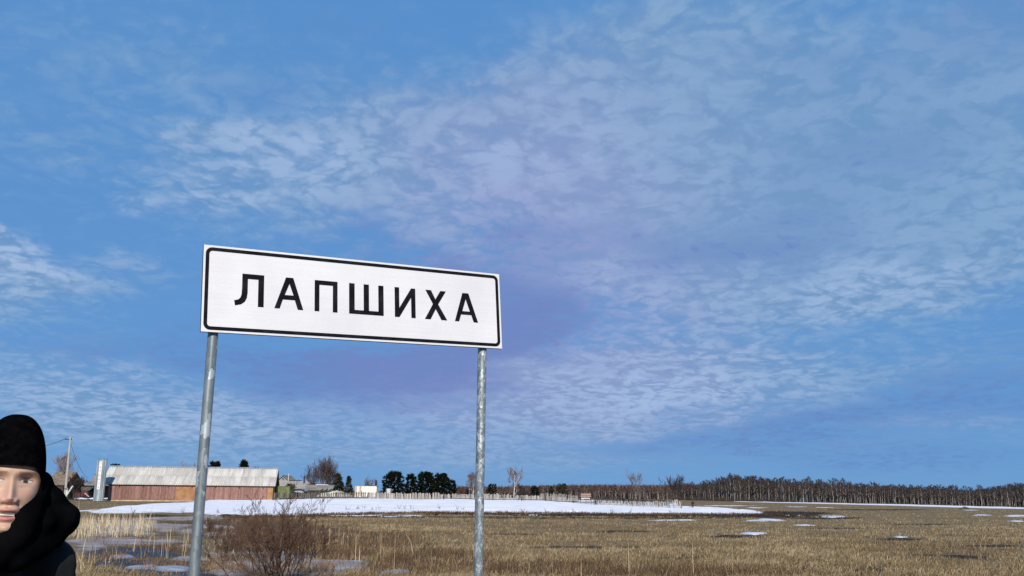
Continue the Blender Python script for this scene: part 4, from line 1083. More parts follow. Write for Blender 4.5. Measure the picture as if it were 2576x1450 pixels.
def birch_proto(seed, H, M_bark, M_twig, bushy=1.0, crown0=0.35, wid=0.17, tw=0.055, r0=0.13):
    r = random.Random(seed)
    tb = MB(); sk = []
    x = y = 0; pts = []; rad = []
    for i in range(9):
        f = i / 8; pts.append(Vector((x, y, H * .96 * f - (0.5 if i == 0 else 0)))); rad.append(r0 * (1 - f * .86) + .012)
        x += r.gauss(0, .012) * H; y += r.gauss(0, .012) * H
    tb.tube(pts, rad, 6, caps=False)
    cr = MB()
    nb = 15
    for i in range(nb):
        f = crown0 + (0.97 - crown0) * (i + r.random()) / nb
        k = min(int(f * 8), 7); q = pts[k].lerp(pts[k + 1], f * 8 - k)
        a = i * 2.4 + r.gauss(0, .4)
        env = math.sin(math.pi * min(1, max(.12, ((f - crown0) / (1.02 - crown0)) ** .75))) ** .6
        L = H * wid * env * r.uniform(.8, 1.3) * 1.5
        d = Vector((math.cos(a), math.sin(a), 1.05 + .5 * f))
        b = grow(r, q, d, L, .055 * (1 - f * .6) * H / 12, 1, (0.6,), (4,), up=.5, wig=.10, steps=4)
        for lv, ps, rd in b:
            if lv == 0: tb.tube(ps, [max(v, .018) for v in rd], 4, caps=False)
            else: cr.tube(ps, [max(v, .016) for v in rd], 3, caps=False)
            def cf(rr, ps=ps):
                j = rr.randint(1, len(ps) - 1); o = (ps[j] - pts[k]); o.z *= .4
                return ps[j - 1].lerp(ps[j], rr.random()), (o.normalized() if o.length > .01 else Vector((0, 0, 1)))
            twig_cloud(r, cr, cf, int((7 if lv else 5) * bushy), H * .085, tw * H / 12, .55)
    return tb.mesh('trunk', [M_bark]), cr.mesh('crown', [M_twig])

def pine_proto(seed, H, R, M_bark, M_needle, shape='round', z0=0.06, n=420, solid=True):
    r = random.Random(seed); cr = MB()
    def env(f):
        if shape == 'round': return max(.05, 1 - ((f - .52) / .56) ** 2) ** .5
        return (1 - f) ** .75 * .95 + .06
    for i in range(n):
        f = r.random() ** (0.9 if shape == 'round' else 1.3); z = H * (z0 + (1 - z0) * f)
        a = r.uniform(0, 6.283); lump = 1 + .28 * math.sin(3 * a + seed) * math.sin(7 * f + seed * 2) + r.gauss(0, .07)
        rr = R * env(f) * lump * (r.uniform(.15, 1) ** .45)
        c = Vector((math.cos(a) * rr, math.sin(a) * rr, z - .03 * H))
        ow = Vector((math.cos(a), math.sin(a), .55 + .9 * f)).normalized()
        s = H * .055 * r.uniform(.7, 1.35)
        for k in range(9):
            d = (ow + Vector((r.gauss(0, .6), r.gauss(0, .6), r.gauss(0, .55)))).normalized()
            u = d.orthogonal().normalized(); u = Matrix.Rotation(r.uniform(0, 6.28), 3, d) @ u * s * .30
            cr.add([c - u, c + u, c + d * s * 1.6 + u * .25, c + d * s * 1.6 - u * .25], [(0, 1, 2, 3)])
    tb = MB()
    tb.tube([(0, 0, -.4), (.02 * H, 0, H * .45), (0, .01 * H, H * .93)], [H * .03, H * .02, H * .006], 6, caps=False)
    for i in range(9):
        f = .12 + .08 * i; a = i * 2.3
        tb.tube([(0, 0, H * f), (math.cos(a) * R * env(f) * .8, math.sin(a) * R * env(f) * .8, H * (f + .06))], [H * .012, H * .004], 4, caps=False)
    return tb.mesh('trunk', [M_bark]), cr.mesh('crown', [M_needle])

def plant(name, label, cat, loc, rz, sc, meshes, group=None, lean=0.0):
    t = thing(name, label, cat, loc, rz, group); t.scale = (sc[0], sc[0], sc[1])
    if lean: t.rotation_euler = (0, lean, rz)
    for nm, me in meshes: put(nm, me, t)
    return t

def build_trees():
    M_birch = mk('birch_bark', (0.36, 0.325, 0.29), (0.11, 0.092, 0.08), 2.4, 0.85, 6, 0.50, 0.70, stretch=(1, 1, 1.8), obj_random=0.35)
    M_birch_near = mk('birch_bark_near', (0.60, 0.555, 0.50), (0.30, 0.26, 0.23), 2.0, 0.85, 6, 0.50, 0.72, stretch=(1, 1, 1.8))
    M_twig = mk('birch_twig', (0.036, 0.027, 0.025), (0.068, 0.049, 0.044), 0.5, 0.9, obj_random=0.3)
    M_twig_pale = mk('pale_twig', (0.145, 0.112, 0.105), (0.205, 0.160, 0.150), 0.5, 0.9)
    M_bark = mk('dark_bark', (0.065, 0.052, 0.045), (0.115, 0.095, 0.082), 5, 0.95)
    M_pbark = mk('pine_bark', (0.10, 0.055, 0.035), (0.06, 0.04, 0.03), 5, 0.95)
    M_needle = mk('dark_needles', (0.0035, 0.0055, 0.003), (0.010, 0.014, 0.007), 1.4, 0.9, spec=0.08)
    M_needle2 = mk('olive_needles', (0.016, 0.020, 0.010), (0.040, 0.042, 0.022), 1.6, 0.9, spec=0.08)
    M_red = mk('reddish_twig', (0.105, 0.062, 0.050), (0.155, 0.095, 0.078), 0.4, 0.9, obj_random=0.3)

    def top_bottom(px, ptop, pbase, Y):
        a = at(px, pbase, Y); b = at(px, ptop, Y); return a, b.z - a.z

    # --- pines: (px, half-width px, top, foot, depth, label, seed, shape)
    pines = [
        (989, 25, 1187, 1257, 200, 'broad dark pine, leftmost and widest of the five behind the pale fence', 3, 'round'),
        (1032, 14, 1192, 1257, 203, 'narrow dark pine standing between the two broadest pines', 4, 'round'),
        (1069, 21, 1187, 1257, 200, 'tall dark pine, middle one of the five behind the pale fence', 5, 'round'),
        (1109, 19, 1190, 1257, 199, 'rounded dark pine touching the smallest pine on its right', 6, 'round'),
        (1137, 10, 1206, 1257, 199, 'smallest and rightmost of the five dark pines behind the pale fence', 7, 'round'),
        (1238, 12, 1217, 1256, 215, 'small round pine just right of the right signpost', 8, 'round'),
        (1345, 10.5, 1222, 1257, 220, 'small dark pine right of the pale lone birch', 9, 'round'),
        (1387, 9, 1222, 1256, 225, 'dim narrow pine left of the olive green pine', 10, 'cone'),
        (1414, 14.5, 1216, 1256, 215, 'bushy olive green pine rising behind the ragged grey fence', 11, 'round'),
        (848, 20, 1190, 1246, 176, 'open crowned olive pine leaning against the bare willow', 12, 'cone'),
        (876, 12, 1197, 1246, 174, 'pointed olive pine right of the bare willow', 13, 'cone'),
        (608, 23, 1159, 1250, 215, 'tall dark pine showing above the middle of the shed roof', 14, 'cone'),
        (535, 15, 1162, 1250, 215, 'dark pine behind the shed roof just right of the left signpost', 15, 'round'),
        (639, 7, 1177, 1250, 218, 'tip of a small dark pine peeping over the shed roof', 16, 'round'),
        (281, 13, 1168, 1250, 216, 'dark pine top above the shed roof beside the silver column', 17, 'round'),
    ]
    for (px, hw, pt, pb, Y, lab, sd_, shp) in pines:
        a, h = top_bottom(px, pt, pb, Y)
        R = hw / 2436 * Y
        tr, cr = pine_proto(sd_, h, R, M_pbark, M_needle2 if 'olive' in lab else M_needle, shp, n=430 if hw > 16 else 230)
        plant('pine_tree', lab, 'pine tree', a - Vector((0, 0, .15)), random.uniform(0, 6), (1, 1), (('trunk', tr), ('crown', cr)), 'pines around the village gardens')

    # --- the bare willow between shed and van body: leaning fan of branches
    a, h = top_bottom(806, 1149, 1244, 176)
    r = random.Random(21)
    sk = []
    for i, (dx, ln) in enumerate(((-.85, .60), (-.62, .72), (-.42, .80), (-.25, .86), (-.10, .9), (.05, .94), (.18, .96), (.30, .96), (.42, .95), (.55, .92), (.70, .86), (.85, .76), (1.0, .64))):
        grow(r, (r.gauss(0, .12), r.gauss(0, .12), -.3), (dx * 1.05, r.gauss(0, .25), 1.0), h * ln * .70, .10, 3, (.42, .5, .6), (7, 6, 4), up=.25, wig=.09, steps=6, shrink=.66, out=sk, rshrink=.55)
    t = thing('willow_tree', 'large bare many stemmed willow leaning right beside the gardens', 'tree', a)
    put('trunk', skel_mesh('trunk', sk, M_bark, (6, 4), .02, (0, 1)), t)
    put('crown', skel_mesh('crown', sk, M_twig_pale if False else mk('willow_twig', (0.095, 0.072, 0.070), (0.135, 0.105, 0.10), 1, .9), (3, 3, 3, 3), .019, (2, 3)), t)

    # --- other bare bushes and trees in the village
    def bare(px, pt, pb, Y, hw, seed, label, mat, stems=7, name='bare_bush', cat='bush', dens=(5, 4, 3), minr=.018, tm=None):
        a, h = top_bottom(px, pt, pb, Y); r = random.Random(seed); sk = []; W = hw / 2436 * Y
        for i in range(stems):
            an = r.uniform(0, 6.28); s = r.uniform(.1, 1) * W / h * 1.05
            grow(r, (r.gauss(0, .1) * W, r.gauss(0, .1) * W, -.2), (math.cos(an) * s, math.sin(an) * s, 1), h * r.uniform(.62, .9), .05, 2 if len(dens) < 3 else 3, (.5, .55, .6), dens, up=.3, wig=.1, steps=5, shrink=.52, out=sk, rshrink=.55)
        t = thing(name, label, cat, a)
        put('stem', skel_mesh('stem', sk, tm or mat, (5, 3), minr, (0,)), t)
        put('crown', skel_mesh('crown', sk, mat, (3, 3, 3, 3), minr, (1, 2, 3)), t)
        return t
    m_dk = mk('dark_bush_twig', (0.040, 0.030, 0.028), (0.075, 0.055, 0.050), 1, .9)
    m_pl = mk('grey_twig', (0.26, 0.215, 0.205), (0.33, 0.28, 0.27), 1, .9)
    bare(921, 1202, 1250, 205, 16, 31, 'spindly bare bush rising behind the white van body', M_twig_pale)
    bare(186, 1197, 1250, 190, 13, 32, 'dense dark bare bush right of the leaning utility pole', m_dk, 16, minr=.03)
    bare(207, 1206, 1250, 240, 16, 33, 'low dark bush behind the roof with the brick chimney', m_dk, 14, minr=.035)
    bare(163, 1144, 1232, 260, 28, 34, 'round pale grey bare tree behind the leaning utility pole', m_pl, 9, 'bare_tree', 'tree', (7, 6, 4), .02)
    bare(470, 1175, 1250, 330, 22, 35, 'hazy grey bare tree over the shed roof left of the left signpost', m_pl, 9, 'bare_tree', 'tree', (6, 5, 3), .03)
    bare(1696, 1200, 1260, 235, 22, 36, 'wide bare tree standing before the forest at the right end of the yard', m_dk, 10, 'bare_tree', 'tree', (6, 5, 4), .022)
    bare(1305, 1219, 1256, 225, 17, 37, 'brown bare bush right of the pale lone birch', M_twig, 11, minr=.03)
    bare(1742, 1258, 1273, 140, 10, 38, 'tiny bare shrub in the snow right of the fence corner', m_dk, 8, dens=(5, 4), minr=.012)
    bare(730, 1214, 1240, 176, 22, 39, 'dark bare bush in front of the long grey roof', m_dk, 16, minr=.03)
    bare(1170, 1222, 1257, 232, 26, 40, 'thicket of brown twigs under the two slim birches left of the right signpost', M_red, 18, minr=.03)
    bare(965, 1232, 1257, 210, 16, 41, 'low brown thicket left of the broad pine', M_twig, 14, minr=.03)
    bare(1050, 1240, 1258, 198, 20, 42, 'low reddish brush at the foot of the middle pine', M_red, 14, minr=.03)
    bare(1320, 1232, 1256, 205, 24, 43, 'dark scrub between the pale lone birch and the small dark pine', m_dk, 16, minr=.03)

    # --- lone birches
    def lone(px, pt, pb, Y, hw, seed, label, tw=M_twig_pale, bark=M_birch_near, r0=.16, c0=.22):
        a, h = top_bottom(px, pt, pb, Y)
        tr, cr = birch_proto(seed, h, bark, tw, 3.6, c0, hw / 2436 * Y / h * .95, .045, r0 * h / 9)
        plant('birch_tree', label, 'birch tree', a, 0, (1, 1), (('trunk', tr), ('crown', cr)), 'birches near the village')
    lone(1292, 1192, 1262, 172, 22, 51, 'pale lone birch with a white trunk standing at the fence')
    lone(1180, 1196, 1257, 225, 12, 52, 'slim birch left of the right signpost, farther left of two')
    lone(1192, 1194, 1257, 222, 13, 53, 'slim birch whose crown touches the right signpost')
    lone(1600, 1207, 1262, 330, 24, 54, 'spreading white limbed birch in front of the middle of the forest', bark=M_birch, r0=.19, c0=.2)

    # --- the forest
    protos = [birch_proto(100 + i, 12.5, M_birch, M_twig, 1.1, (.20, .34, .26, .40, .30, .22)[i], (.12, .10, .135, .09, .11, .14)[i], .055, .14) for i in range(6)]
    far = [birch_proto(140 + i, 12.5, M_birch, M_red, 0.9, (.45, .52, .48)[i], (.10, .085, .11)[i], .11, .19) for i in range(3)]
    TOP = ([1240, 1420, 1560, 1700, 1760, 1800, 1850, 1900, 1960, 2020, 2090, 2160, 2230, 2330, 2400, 2440, 2490, 2540, 2580, 2700], [1224, 1220, 1219, 1220, 1213, 1205, 1193, 1198, 1201, 1205, 1208, 1212, 1215, 1219, 1222, 1226, 1223, 1218, 1211, 1212])
    r = random.Random(77)
    n = 0
    # right hand forest, edge trees first (they show largest)
    for i in range(215):
        px = 1725 + (2680 - 1725) * (i + r.random()) / 215
        row = i % 4; Y = 452 + row * 9 + r.uniform(-3, 3)
        x = (px - 1288) / 2436 * Y; z = zt1(x, Y)
        top = float(np.interp(px, *TOP)) + abs(r.gauss(0, 7.0)) * (1.2 if row < 2 else .6) - (2 if row == 3 else 0) + (r.random() < .25) * r.uniform(3, 12) - (r.random() < .28) * r.uniform(2, 8)
        h = at(px, top, Y).z - z
        tr, cr = protos[r.randrange(6)]
        plant('birch_tree', 'bare birch among many alike along the right hand edge of the forest', 'birch tree', (x, Y, z - .2), r.uniform(0, 6.28), (h / 12.5 * r.uniform(.85, 1.15), h / 12.5), (('trunk', tr), ('crown', cr)), 'birches of the forest on the right', r.gauss(0, .025))
    for i in range(78):
        px = 1225 + (1740 - 1225) * (i + r.random()) / 78; Y = 560 + r.uniform(-10, 14)
        x = (px - 1288) / 2436 * Y; z = zt1(x, Y)
        h = at(px, float(np.interp(px, *TOP)) + abs(r.gauss(0, 2.2)), Y).z - z
        tr, cr = far[r.randrange(3)]
        plant('birch_tree', 'reddish slim birch among many alike in the far forest behind the fences', 'birch tree', (x, Y, z - .2), r.uniform(0, 6.28), (h / 12.5 * 1.1, h / 12.5), (('trunk', tr), ('crown', cr)), 'slim birches of the far forest')
    # the depth of the wood behind the edge: trunks and twigs that read as one mass
    def wood(name, label, spans, mat_t, mat_c, dens):
        V = []; Fq = []; mi = []
        def quad(p, u, v):
            b = len(V); V.extend([p - u, p + u, p + u + v, p - u + v]); Fq.append((b, b + 1, b + 2, b + 3))
        for (p0, p1, Y0_, Y1_, cnt, dtop) in spans:
            for i in range(int(cnt * dens)):
                px = r.uniform(p0, p1); Y = r.uniform(Y0_, Y1_); x = (px - 1288) / 2436 * Y; z = zt1(x, Y) - .3
                h = at(px, float(np.interp(px, *TOP)) + dtop + abs(r.gauss(0, 4)), Y).z - z
                if h < 2: continue
                a = r.uniform(0, 3.14); u = Vector((math.cos(a), math.sin(a), 0))
                for q in (0, 1):
                    uu = Vector((-u.y, u.x, 0)) if q else u
                    quad(Vector((x, Y, z)), uu * r.uniform(.06, .13), Vector((r.gauss(0, .3), r.gauss(0, .3), h * .92))); mi.append(0)
                for k in range(20):
                    zz = z + h * r.uniform(.02, .97) ** 1.15; d = Vector((r.gauss(0, .8), r.gauss(0, .8), r.uniform(.1, 1.2))).normalized() * r.uniform(.8, 2.2)
                    s = d.orthogonal().normalized() * r.uniform(.05, .13); s = Matrix.Rotation(r.uniform(0, 6.28), 3, d) @ s
                    quad(Vector((x + r.gauss(0, .35), Y + r.gauss(0, .35), zz)), s, d); mi.append(1)
        me = np_mesh(name, np.array([tuple(v) for v in V]), np.array(Fq), [mat_t, mat_c], False, None, mi)
        tag(put(name, me), label, 'forest', None, 'stuff')
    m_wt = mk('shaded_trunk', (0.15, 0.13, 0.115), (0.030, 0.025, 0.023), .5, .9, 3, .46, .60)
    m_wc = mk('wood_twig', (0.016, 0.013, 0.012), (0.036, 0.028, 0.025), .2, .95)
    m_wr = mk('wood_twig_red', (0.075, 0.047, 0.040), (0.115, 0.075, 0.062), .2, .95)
    wood('forest_mass', 'dense dark depth of the bare forest behind the birches on the right', [(1715, 2720, 485, 500, 800, 8), (1715, 2720, 500, 560, 1300, 8)], m_wt, m_wc, 1.0)
    wood('far_forest', 'reddish far mass of slim birches behind the village fences', [(1150, 1750, 575, 600, 700, 1), (1150, 1750, 600, 660, 700, 1), (880, 1160, 600, 680, 260, 12)], m_wt, m_wr, 1.0)
    # undergrowth at the foot of the forest
    mb = MB(); rr = random.Random(5)
    for i in range(420):
        px = rr.uniform(1700, 2700) if i % 3 else rr.uniform(1700, 2000); Y = rr.uniform(446, 470); x = (px - 1288) / 2436 * Y; z = zt1(x, Y)
        R = rr.uniform(.8, 2.4) * (1.35 if px < 2000 else .8)
        for k in range(26):
            a = rr.uniform(0, 6.28); e = rr.uniform(.15, 1); d = Vector((math.cos(a) * math.cos(e), math.sin(a) * math.cos(e), math.sin(e) * 1.1)) * R * rr.uniform(.5, 1.05)
            s = d.orthogonal().normalized() * .05; p = Vector((x, Y, z - .1)) + d * rr.uniform(.0, .4)
            mb.add([p - s, p + s, p + d + s * .4, p + d - s * .4], [(0, 1, 2, 3)])
    tag(mb.build('forest_undergrowth', mk('undergrowth_twig', (0.038, 0.030, 0.025), (0.068, 0.053, 0.045), .15, .95)), 'low brown brush along the foot of the forest', 'undergrowth', None, 'stuff')

def build_bush():
    r = random.Random(8)
    base = Vector(((712 - 1288) / 2436 * 24.0, 24.0, 0)); base.z = zt1(base.x, base.y)
    M1 = mk('bush_stem', (0.050, 0.034, 0.026), (0.085, 0.058, 0.043), 6, .9); M2 = mk('bush_twig', (0.098, 0.052, 0.032), (0.150, 0.084, 0.052), 3, .9)
    sk = []
    for i in range(34):
        a = r.uniform(0, 6.28); s = r.uniform(.2, 1.6)
        b = (r.gauss(0, .28), r.gauss(0, .22), -.15)
        grow(r, b, (math.cos(a) * s, math.sin(a) * s * .8, 1.0), r.uniform(1.2, 1.95) / math.sqrt(1 + s * s * .15), .019, 3, (.5, .55, .6), (6, 5, 3), up=.32, wig=.11, steps=6, shrink=.52, out=sk, kid_from=.34, rshrink=.55)
    t = thing('bare_shrub', 'leafless brown shrub with spreading twigs in front of the ditch', 'shrub', base)
    put('stem', skel_mesh('stem', sk, M1, (5, 4), .006, (0,)), t)
    put('branch', skel_mesh('branch', sk, M2, (4, 4), .0045, (1,)), t)
    put('twig', skel_mesh('twig', sk, M2, (3, 3, 3, 3), .0035, (2, 3)), t)
    # lower satellite shrubs around it
    for k, (px, Y, h, lab) in enumerate(((600, 30, 1.25, 'low brown shrub left of the big leafless shrub'), (800, 33, 1.2, 'low brown shrub right of the big leafless shrub'), (660, 42, 1.3, 'brown shrub in the weeds behind the big leafless shrub'), (540, 46, 1.1, 'small brown shrub beside the left signpost'))):
        x = (px - 1288) / 2436 * Y; sk = []
        for i in range(13):
            a = r.uniform(0, 6.28); s = r.uniform(.2, 1.1)
            grow(r, (r.gauss(0, .2), r.gauss(0, .2), -.1), (math.cos(a) * s, math.sin(a) * s, 1), h * r.uniform(.55, .9), .009, 2, (.5, .55), (6, 5), up=.3, wig=.12, steps=5, shrink=.55, out=sk, rshrink=.55)
        t = thing('bare_shrub', lab, 'shrub', (x, Y, zt1(x, Y)), 0, 'low shrubs along the ditch')
        put('stem', skel_mesh('stem', sk, M1, (4,), .007, (0,)), t); put('twig', skel_mesh('twig', sk, M2, (3, 3, 3), .006, (1, 2)), t)

build_trees()
build_bush()

# ------------------------------------------------------------------ village buildings and yard things
def gable_house(name, label, cat, x0, x1, pr, pe, pb, Y, depth, m_wall, m_roof, over=0.35, gable_front=False, group=None):
    """house seen from the field: x0..x1 px, ridge / eave / foot rows, front at depth Y"""
    a = at(x0, pb, Y); b = at(x1, pb, Y); W = b.x - a.x; z0 = min(a.z, zt1(a.x, Y)) - 0.1
    ze = at((x0 + x1) / 2, pe, Y).z - z0
    t = thing(name, label, cat, (a.x, Y, z0), 0, group)
    if gable_front:
        zr = at((x0 + x1) / 2, pr, Y).z - z0; half = W / 2
        poly = [(0, 0), (W, 0), (W, ze), (W / 2, zr - .1), (0, ze)]; n = 5
        MB().add([(p[0], 0, p[1]) for p in poly] + [(p[0], depth, p[1]) for p in poly], [tuple(range(n)), tuple(reversed(range(n, 2 * n)))] + [((i + 1) % n, i, n + i, n + (i + 1) % n) for i in range(n)]).build('wall', m_wall, t)
        sl = math.hypot(half, zr - ze)
        for s in (-1, 1):
            ang = math.atan2(zr - ze, half)
            c = Vector((W / 2 + s * (half + .15) / 2, depth / 2, (zr + ze) / 2 + .0))
            MB().box((0, 0, 0), (sl + .35, depth + .7, .09), None).build('roof', m_roof, t).matrix_local = Matrix.Translation(c) @ Matrix.Rotation(s * ang, 4, 'Y')
    else:
        zr = at((x0 + x1) / 2, pr, Y + depth / 2).z - z0; half = depth / 2
        poly = [(0, 0), (depth, 0), (depth, ze), (half, zr - .1), (0, ze)]; n = 5
        MB().add([(0.05, p[0], p[1]) for p in poly] + [(W - .05, p[0], p[1]) for p in poly], [tuple(range(n)), tuple(reversed(range(n, 2 * n)))] + [((i + 1) % n, i, n + i, n + (i + 1) % n) for i in range(n)]).build('wall', m_wall, t)
        ang = math.atan2(zr - ze, half); sl = math.hypot(half, zr - ze)
        for s in (-1, 1):
            y = half + s * (half + over * .5) / 2
            MB().box((0, 0, 0), (W + 2 * over, sl + over, .09)).build('roof', m_roof, t).matrix_local = Matrix.Translation((W / 2, y, (zr + ze) / 2 - .02)) @ Matrix.Rotation(-s * ang, 4, 'X')
    return t, W, ze, zr, z0

def part_box(name, parent, c, size, mat):
    o = MB().box(c, size).build(name, mat, parent)
    if name == 'window' or name == 'gable_window':      # each window gets a frame of boards
        fr = MB(); x, y, z = c; w, d, h = size
        for s in (-1, 1):
            fr.box((x + s * w / 2, y - .03, z), (.09, .05, h + .18)).box((x, y - .028, z + s * h / 2), (w + .1, .05, .09))
        fr.box((x, y - .026, z), (.06, .04, h)); fr.build('window_frame', FRAME_MAT[0], o)
    return o

FRAME_MAT = []

def build_village():
    FRAME_MAT.append(mk('window_frame_paint', (0.22, 0.24, 0.25), (0.34, 0.35, 0.36), 3, .8))
    m_grey = mk('grey_planks', (0.17, 0.15, 0.135), (0.30, 0.275, 0.25), 2.0, .95, 5, stretch=(6, 6, .5))
    m_slate = mk('grey_slate', (0.255, 0.235, 0.215), (0.37, 0.345, 0.315), 1.0, .95, 6, stretch=(5, 1, 1))
    m_slate2 = mk('mossy_slate', (0.15, 0.135, 0.115), (0.255, 0.23, 0.20), .8, .95, 6)
    m_brownroof = mk('brown_shingle', (0.125, 0.092, 0.066), (0.225, 0.175, 0.130), 1.4, .95, 6)
    m_log = mk('dark_logs', (0.030, 0.024, 0.020), (0.070, 0.052, 0.042), 2, .95, stretch=(1, 1, 5))
    m_dark = mk('soot_black', (0.018, 0.017, 0.017), (0.04, 0.037, 0.035), 4, .9)
    m_snow = mk('roof_snow', (0.78, 0.78, 0.82), (0.66, 0.66, 0.70), 2, .7)
    m_olive = mk('olive_paint', (0.105, 0.135, 0.050), (0.165, 0.195, 0.085), 1.5, .75, 6)
    m_whitewash = mk('dirty_white_paint', (0.78, 0.75, 0.66), (0.70, 0.66, 0.56), .7, .7)
    m_beige = mk('beige_stripe', (0.50, 0.37, 0.28), (0.42, 0.31, 0.235), 2, .8)
    m_maroon = mk('maroon_boards', (0.075, 0.028, 0.026), (0.125, 0.05, 0.045), 2, .9, stretch=(5, 5, .5), obj_random=.3)
    m_pole = mk('grey_pole_wood', (0.30, 0.275, 0.25), (0.42, 0.39, 0.36), 3, .9, stretch=(3, 3, .4))
    m_conc = mk('pale_concrete', (0.60, 0.585, 0.54), (0.48, 0.465, 0.43), 3, .9)
    m_wire = mk('wire', (0.03, 0.03, 0.035))

    # house with a pale gable behind the shed
    t, W, ze, zr, z0 = gable_house('gabled_house', 'small house with a pale grey gable peeping out right of the shed', 'house', 698, 723, 1197.5, 1208.5, 1240, 192, 7, m_slate, m_slate2, gable_front=True)
    part_box('gable_window', t, (W / 2, -.03, ze + .25), (.5, .05, .4), m_dark)
    p = at(725.3, 1208, 190); q = at(725.3, 1191.5, 190)
    t = thing('antenna_mast', 'thin white mast sticking up beside the pale grey gable', 'mast', p)
    part_box('mast_pole', t, (0, 0, (q.z - p.z - 3) / 2), (.10, .10, q.z - p.z + 3), m_conc)
    part_box('mast_foot', t, (0, 0, -3.1), (.3, .3, .3), m_dark)

    t, W, ze, zr, z0 = gable_house('grey_roof_house', 'low house with a long weathered grey roof behind the green garage', 'house', 704, 772, 1211.5, 1229.5, 1250, 178, 7.5, m_log, m_slate)
    xc = at(763, 1218, 180).x - t.location.x
    part_box('stove_pipe', t, (xc, 2.6, zr + .25), (.22, .22, 1.5), m_dark)
    part_box('ridge_board', t, (W * .38, 3.75, zr + .16), (W * .42, .3, .12), m_dark)
    for fx in (.2, .5, .8): part_box('window', t, (W * fx, -.03, ze * .5), (.8, .06, .8), m_dark)

    t, W, ze, zr, z0 = gable_house('lean_shelter', 'low dark plank shelter with a grey roof left of the willow trunk', 'shed', 769, 832, 1221.5, 1233, 1250, 171, 4, m_log, m_slate2, .25)
    part_box('roof_snow', t, (W * .55, 1.95, zr + .10), (W * .5, .5, .10), m_snow)
    for fx in (.28, .62): part_box('opening', t, (W * fx, -.03, ze * .55), (.9, .05, ze * .6), m_dark)

    # green garage
    a = at(689.5, 1247, 158); b = at(728.8, 1225, 158); W = b.x - a.x; H = b.z - a.z
    t = thing('green_garage', 'olive green metal garage box right behind the tall gappy fence', 'garage', (a.x, 158, a.z))
    part_box('body', t, (W / 2, 1.5, H / 2 - .2), (W, 3.0, H + .4), m_olive)
    part_box('roof', t, (W / 2, 1.5, H + .05), (W + .2, 3.2, .08), m_olive)
    for i in range(6): part_box('door_rib', t, (W * (i + .5) / 6, -.025, H / 2), (.05, .05, H), m_olive)

    # arched shelter (half round sheet roof)
    a = at(737.5, 1246, 156); b = at(766, 1231.5, 156); W = b.x - a.x; H = b.z - a.z
    t = thing('arched_shelter', 'half round blue grey sheet shelter with a black rim behind the gappy fence', 'shelter', (a.x, 156, a.z))
    ar = MB(); n = 14; R = W / 2; hh = H - .5
    def arc(r, h, y): return [(R + r * math.cos(math.pi * i / n), y, .5 + h * math.sin(math.pi * i / n)) for i in range(n + 1)]
    o1, i1 = arc(R, hh, 0), arc(R - .05, hh - .05, 0); o2, i2 = arc(R, hh, 3.2), arc(R - .05, hh - .05, 3.2); k = n + 1
    ar.add(o1 + o2 + i1 + i2, [(i, i + 1, k + i + 1, k + i) for i in range(n)] + [(2 * k + i + 1, 2 * k + i, 3 * k + i, 3 * k + i + 1) for i in range(n)] + [(i + 1, i, 2 * k + i, 2 * k + i + 1) for i in range(n)])
    ar.build('roof', mk('blue_grey_sheet', (0.16, 0.20, 0.22), (0.24, 0.28, 0.30), 2, .5), t)
    rim = MB(); ro = arc(R + .10, hh + .10, -.04); ri = arc(R - .10, hh - .14, -.04)
    rim.add(ro + ri + [(x, y + .1, z) for x, y, z in ro], [(i + 1, i, k + i, k + i + 1) for i in range(n)] + [(i, i + 1, 2 * k + i + 1, 2 * k + i) for i in range(n)])
    rim.build('rim', m_dark, t)
    fr = MB(); ff = arc(R - .12, hh - .16, .06); fr.add(ff + [(R, .06, .4)], [(i + 1, i, k) for i in range(n)]); fr.build('front_sheet', mk('pale_sheet', (0.24, 0.29, 0.31), (0.32, 0.36, 0.38), 2, .5), t)
    part_box('side_wall', t, (.05, 1.6, .1), (.1, 3.2, 1.0), m_log); part_box('side_wall', t, (W - .05, 1.6, .1), (.1, 3.2, 1.0), m_log)

    # cream straw mound held down with dark tyres
    mound = MB(); P0 = at(794, 1247, 157); P1 = at(881, 1247, 157); W = P1.x - P0.x; nx, ny = 46, 12
    t = thing('covered_mound', 'long cream tarpaulin covered mound with dark stakes on it behind the pointed fence', 'mound', ((P0.x + P1.x) / 2, 159, P0.z))
    vs = []
    hmax = at(840, 1231, 158).z - P0.z
    for j in range(ny + 1):
        for i in range(nx + 1):
            u = i / nx * 2 - 1; v = j / ny * 2 - 1
            h = hmax * max(0, 1 - abs(u) ** 3.2) ** .6 * max(0, 1 - abs(v) ** 2.2) ** .7 * (.86 + .16 * math.sin(5 * u + 1) + .05 * mnoise.noise(Vector((u * 9, v * 4, 0))))
            vs.append((u * W / 2, v * 2.2, h - .2))
    mound.add(vs, [(j * (nx + 1) + i, j * (nx + 1) + i + 1, (j + 1) * (nx + 1) + i + 1, (j + 1) * (nx + 1) + i) for j in range(ny) for i in range(nx)], 0, True)
    mound.build('tarpaulin', mk('cream_tarpaulin', (0.60, 0.58, 0.46), (0.40, 0.37, 0.20), .8, .7, 6, .45, .62), t)
    for i in range(7):
        u = -.8 + i * .26 + rng.normal(0, .04)
        MB().tube([(u * W / 2, -.9, hmax * .72), (u * W / 2 + .2, -.2, hmax * 1.0), (u * W / 2 + .1, .6, hmax * .95)], .09, 5).build('stake', m_dark, t)

    # white van body on the ground
    a = at(892, 1248, 155); b = at(947.6, 1223.8, 155); W = b.x - a.x; H = b.z - a.z
    t = thing('van_body', 'white box van body with two beige stripes standing behind the pointed fence', 'van body', (a.x, 155, a.z))
    part_box('body', t, (W / 2, 1.1, H / 2 - .1), (W, 2.2, H + .2), m_whitewash)
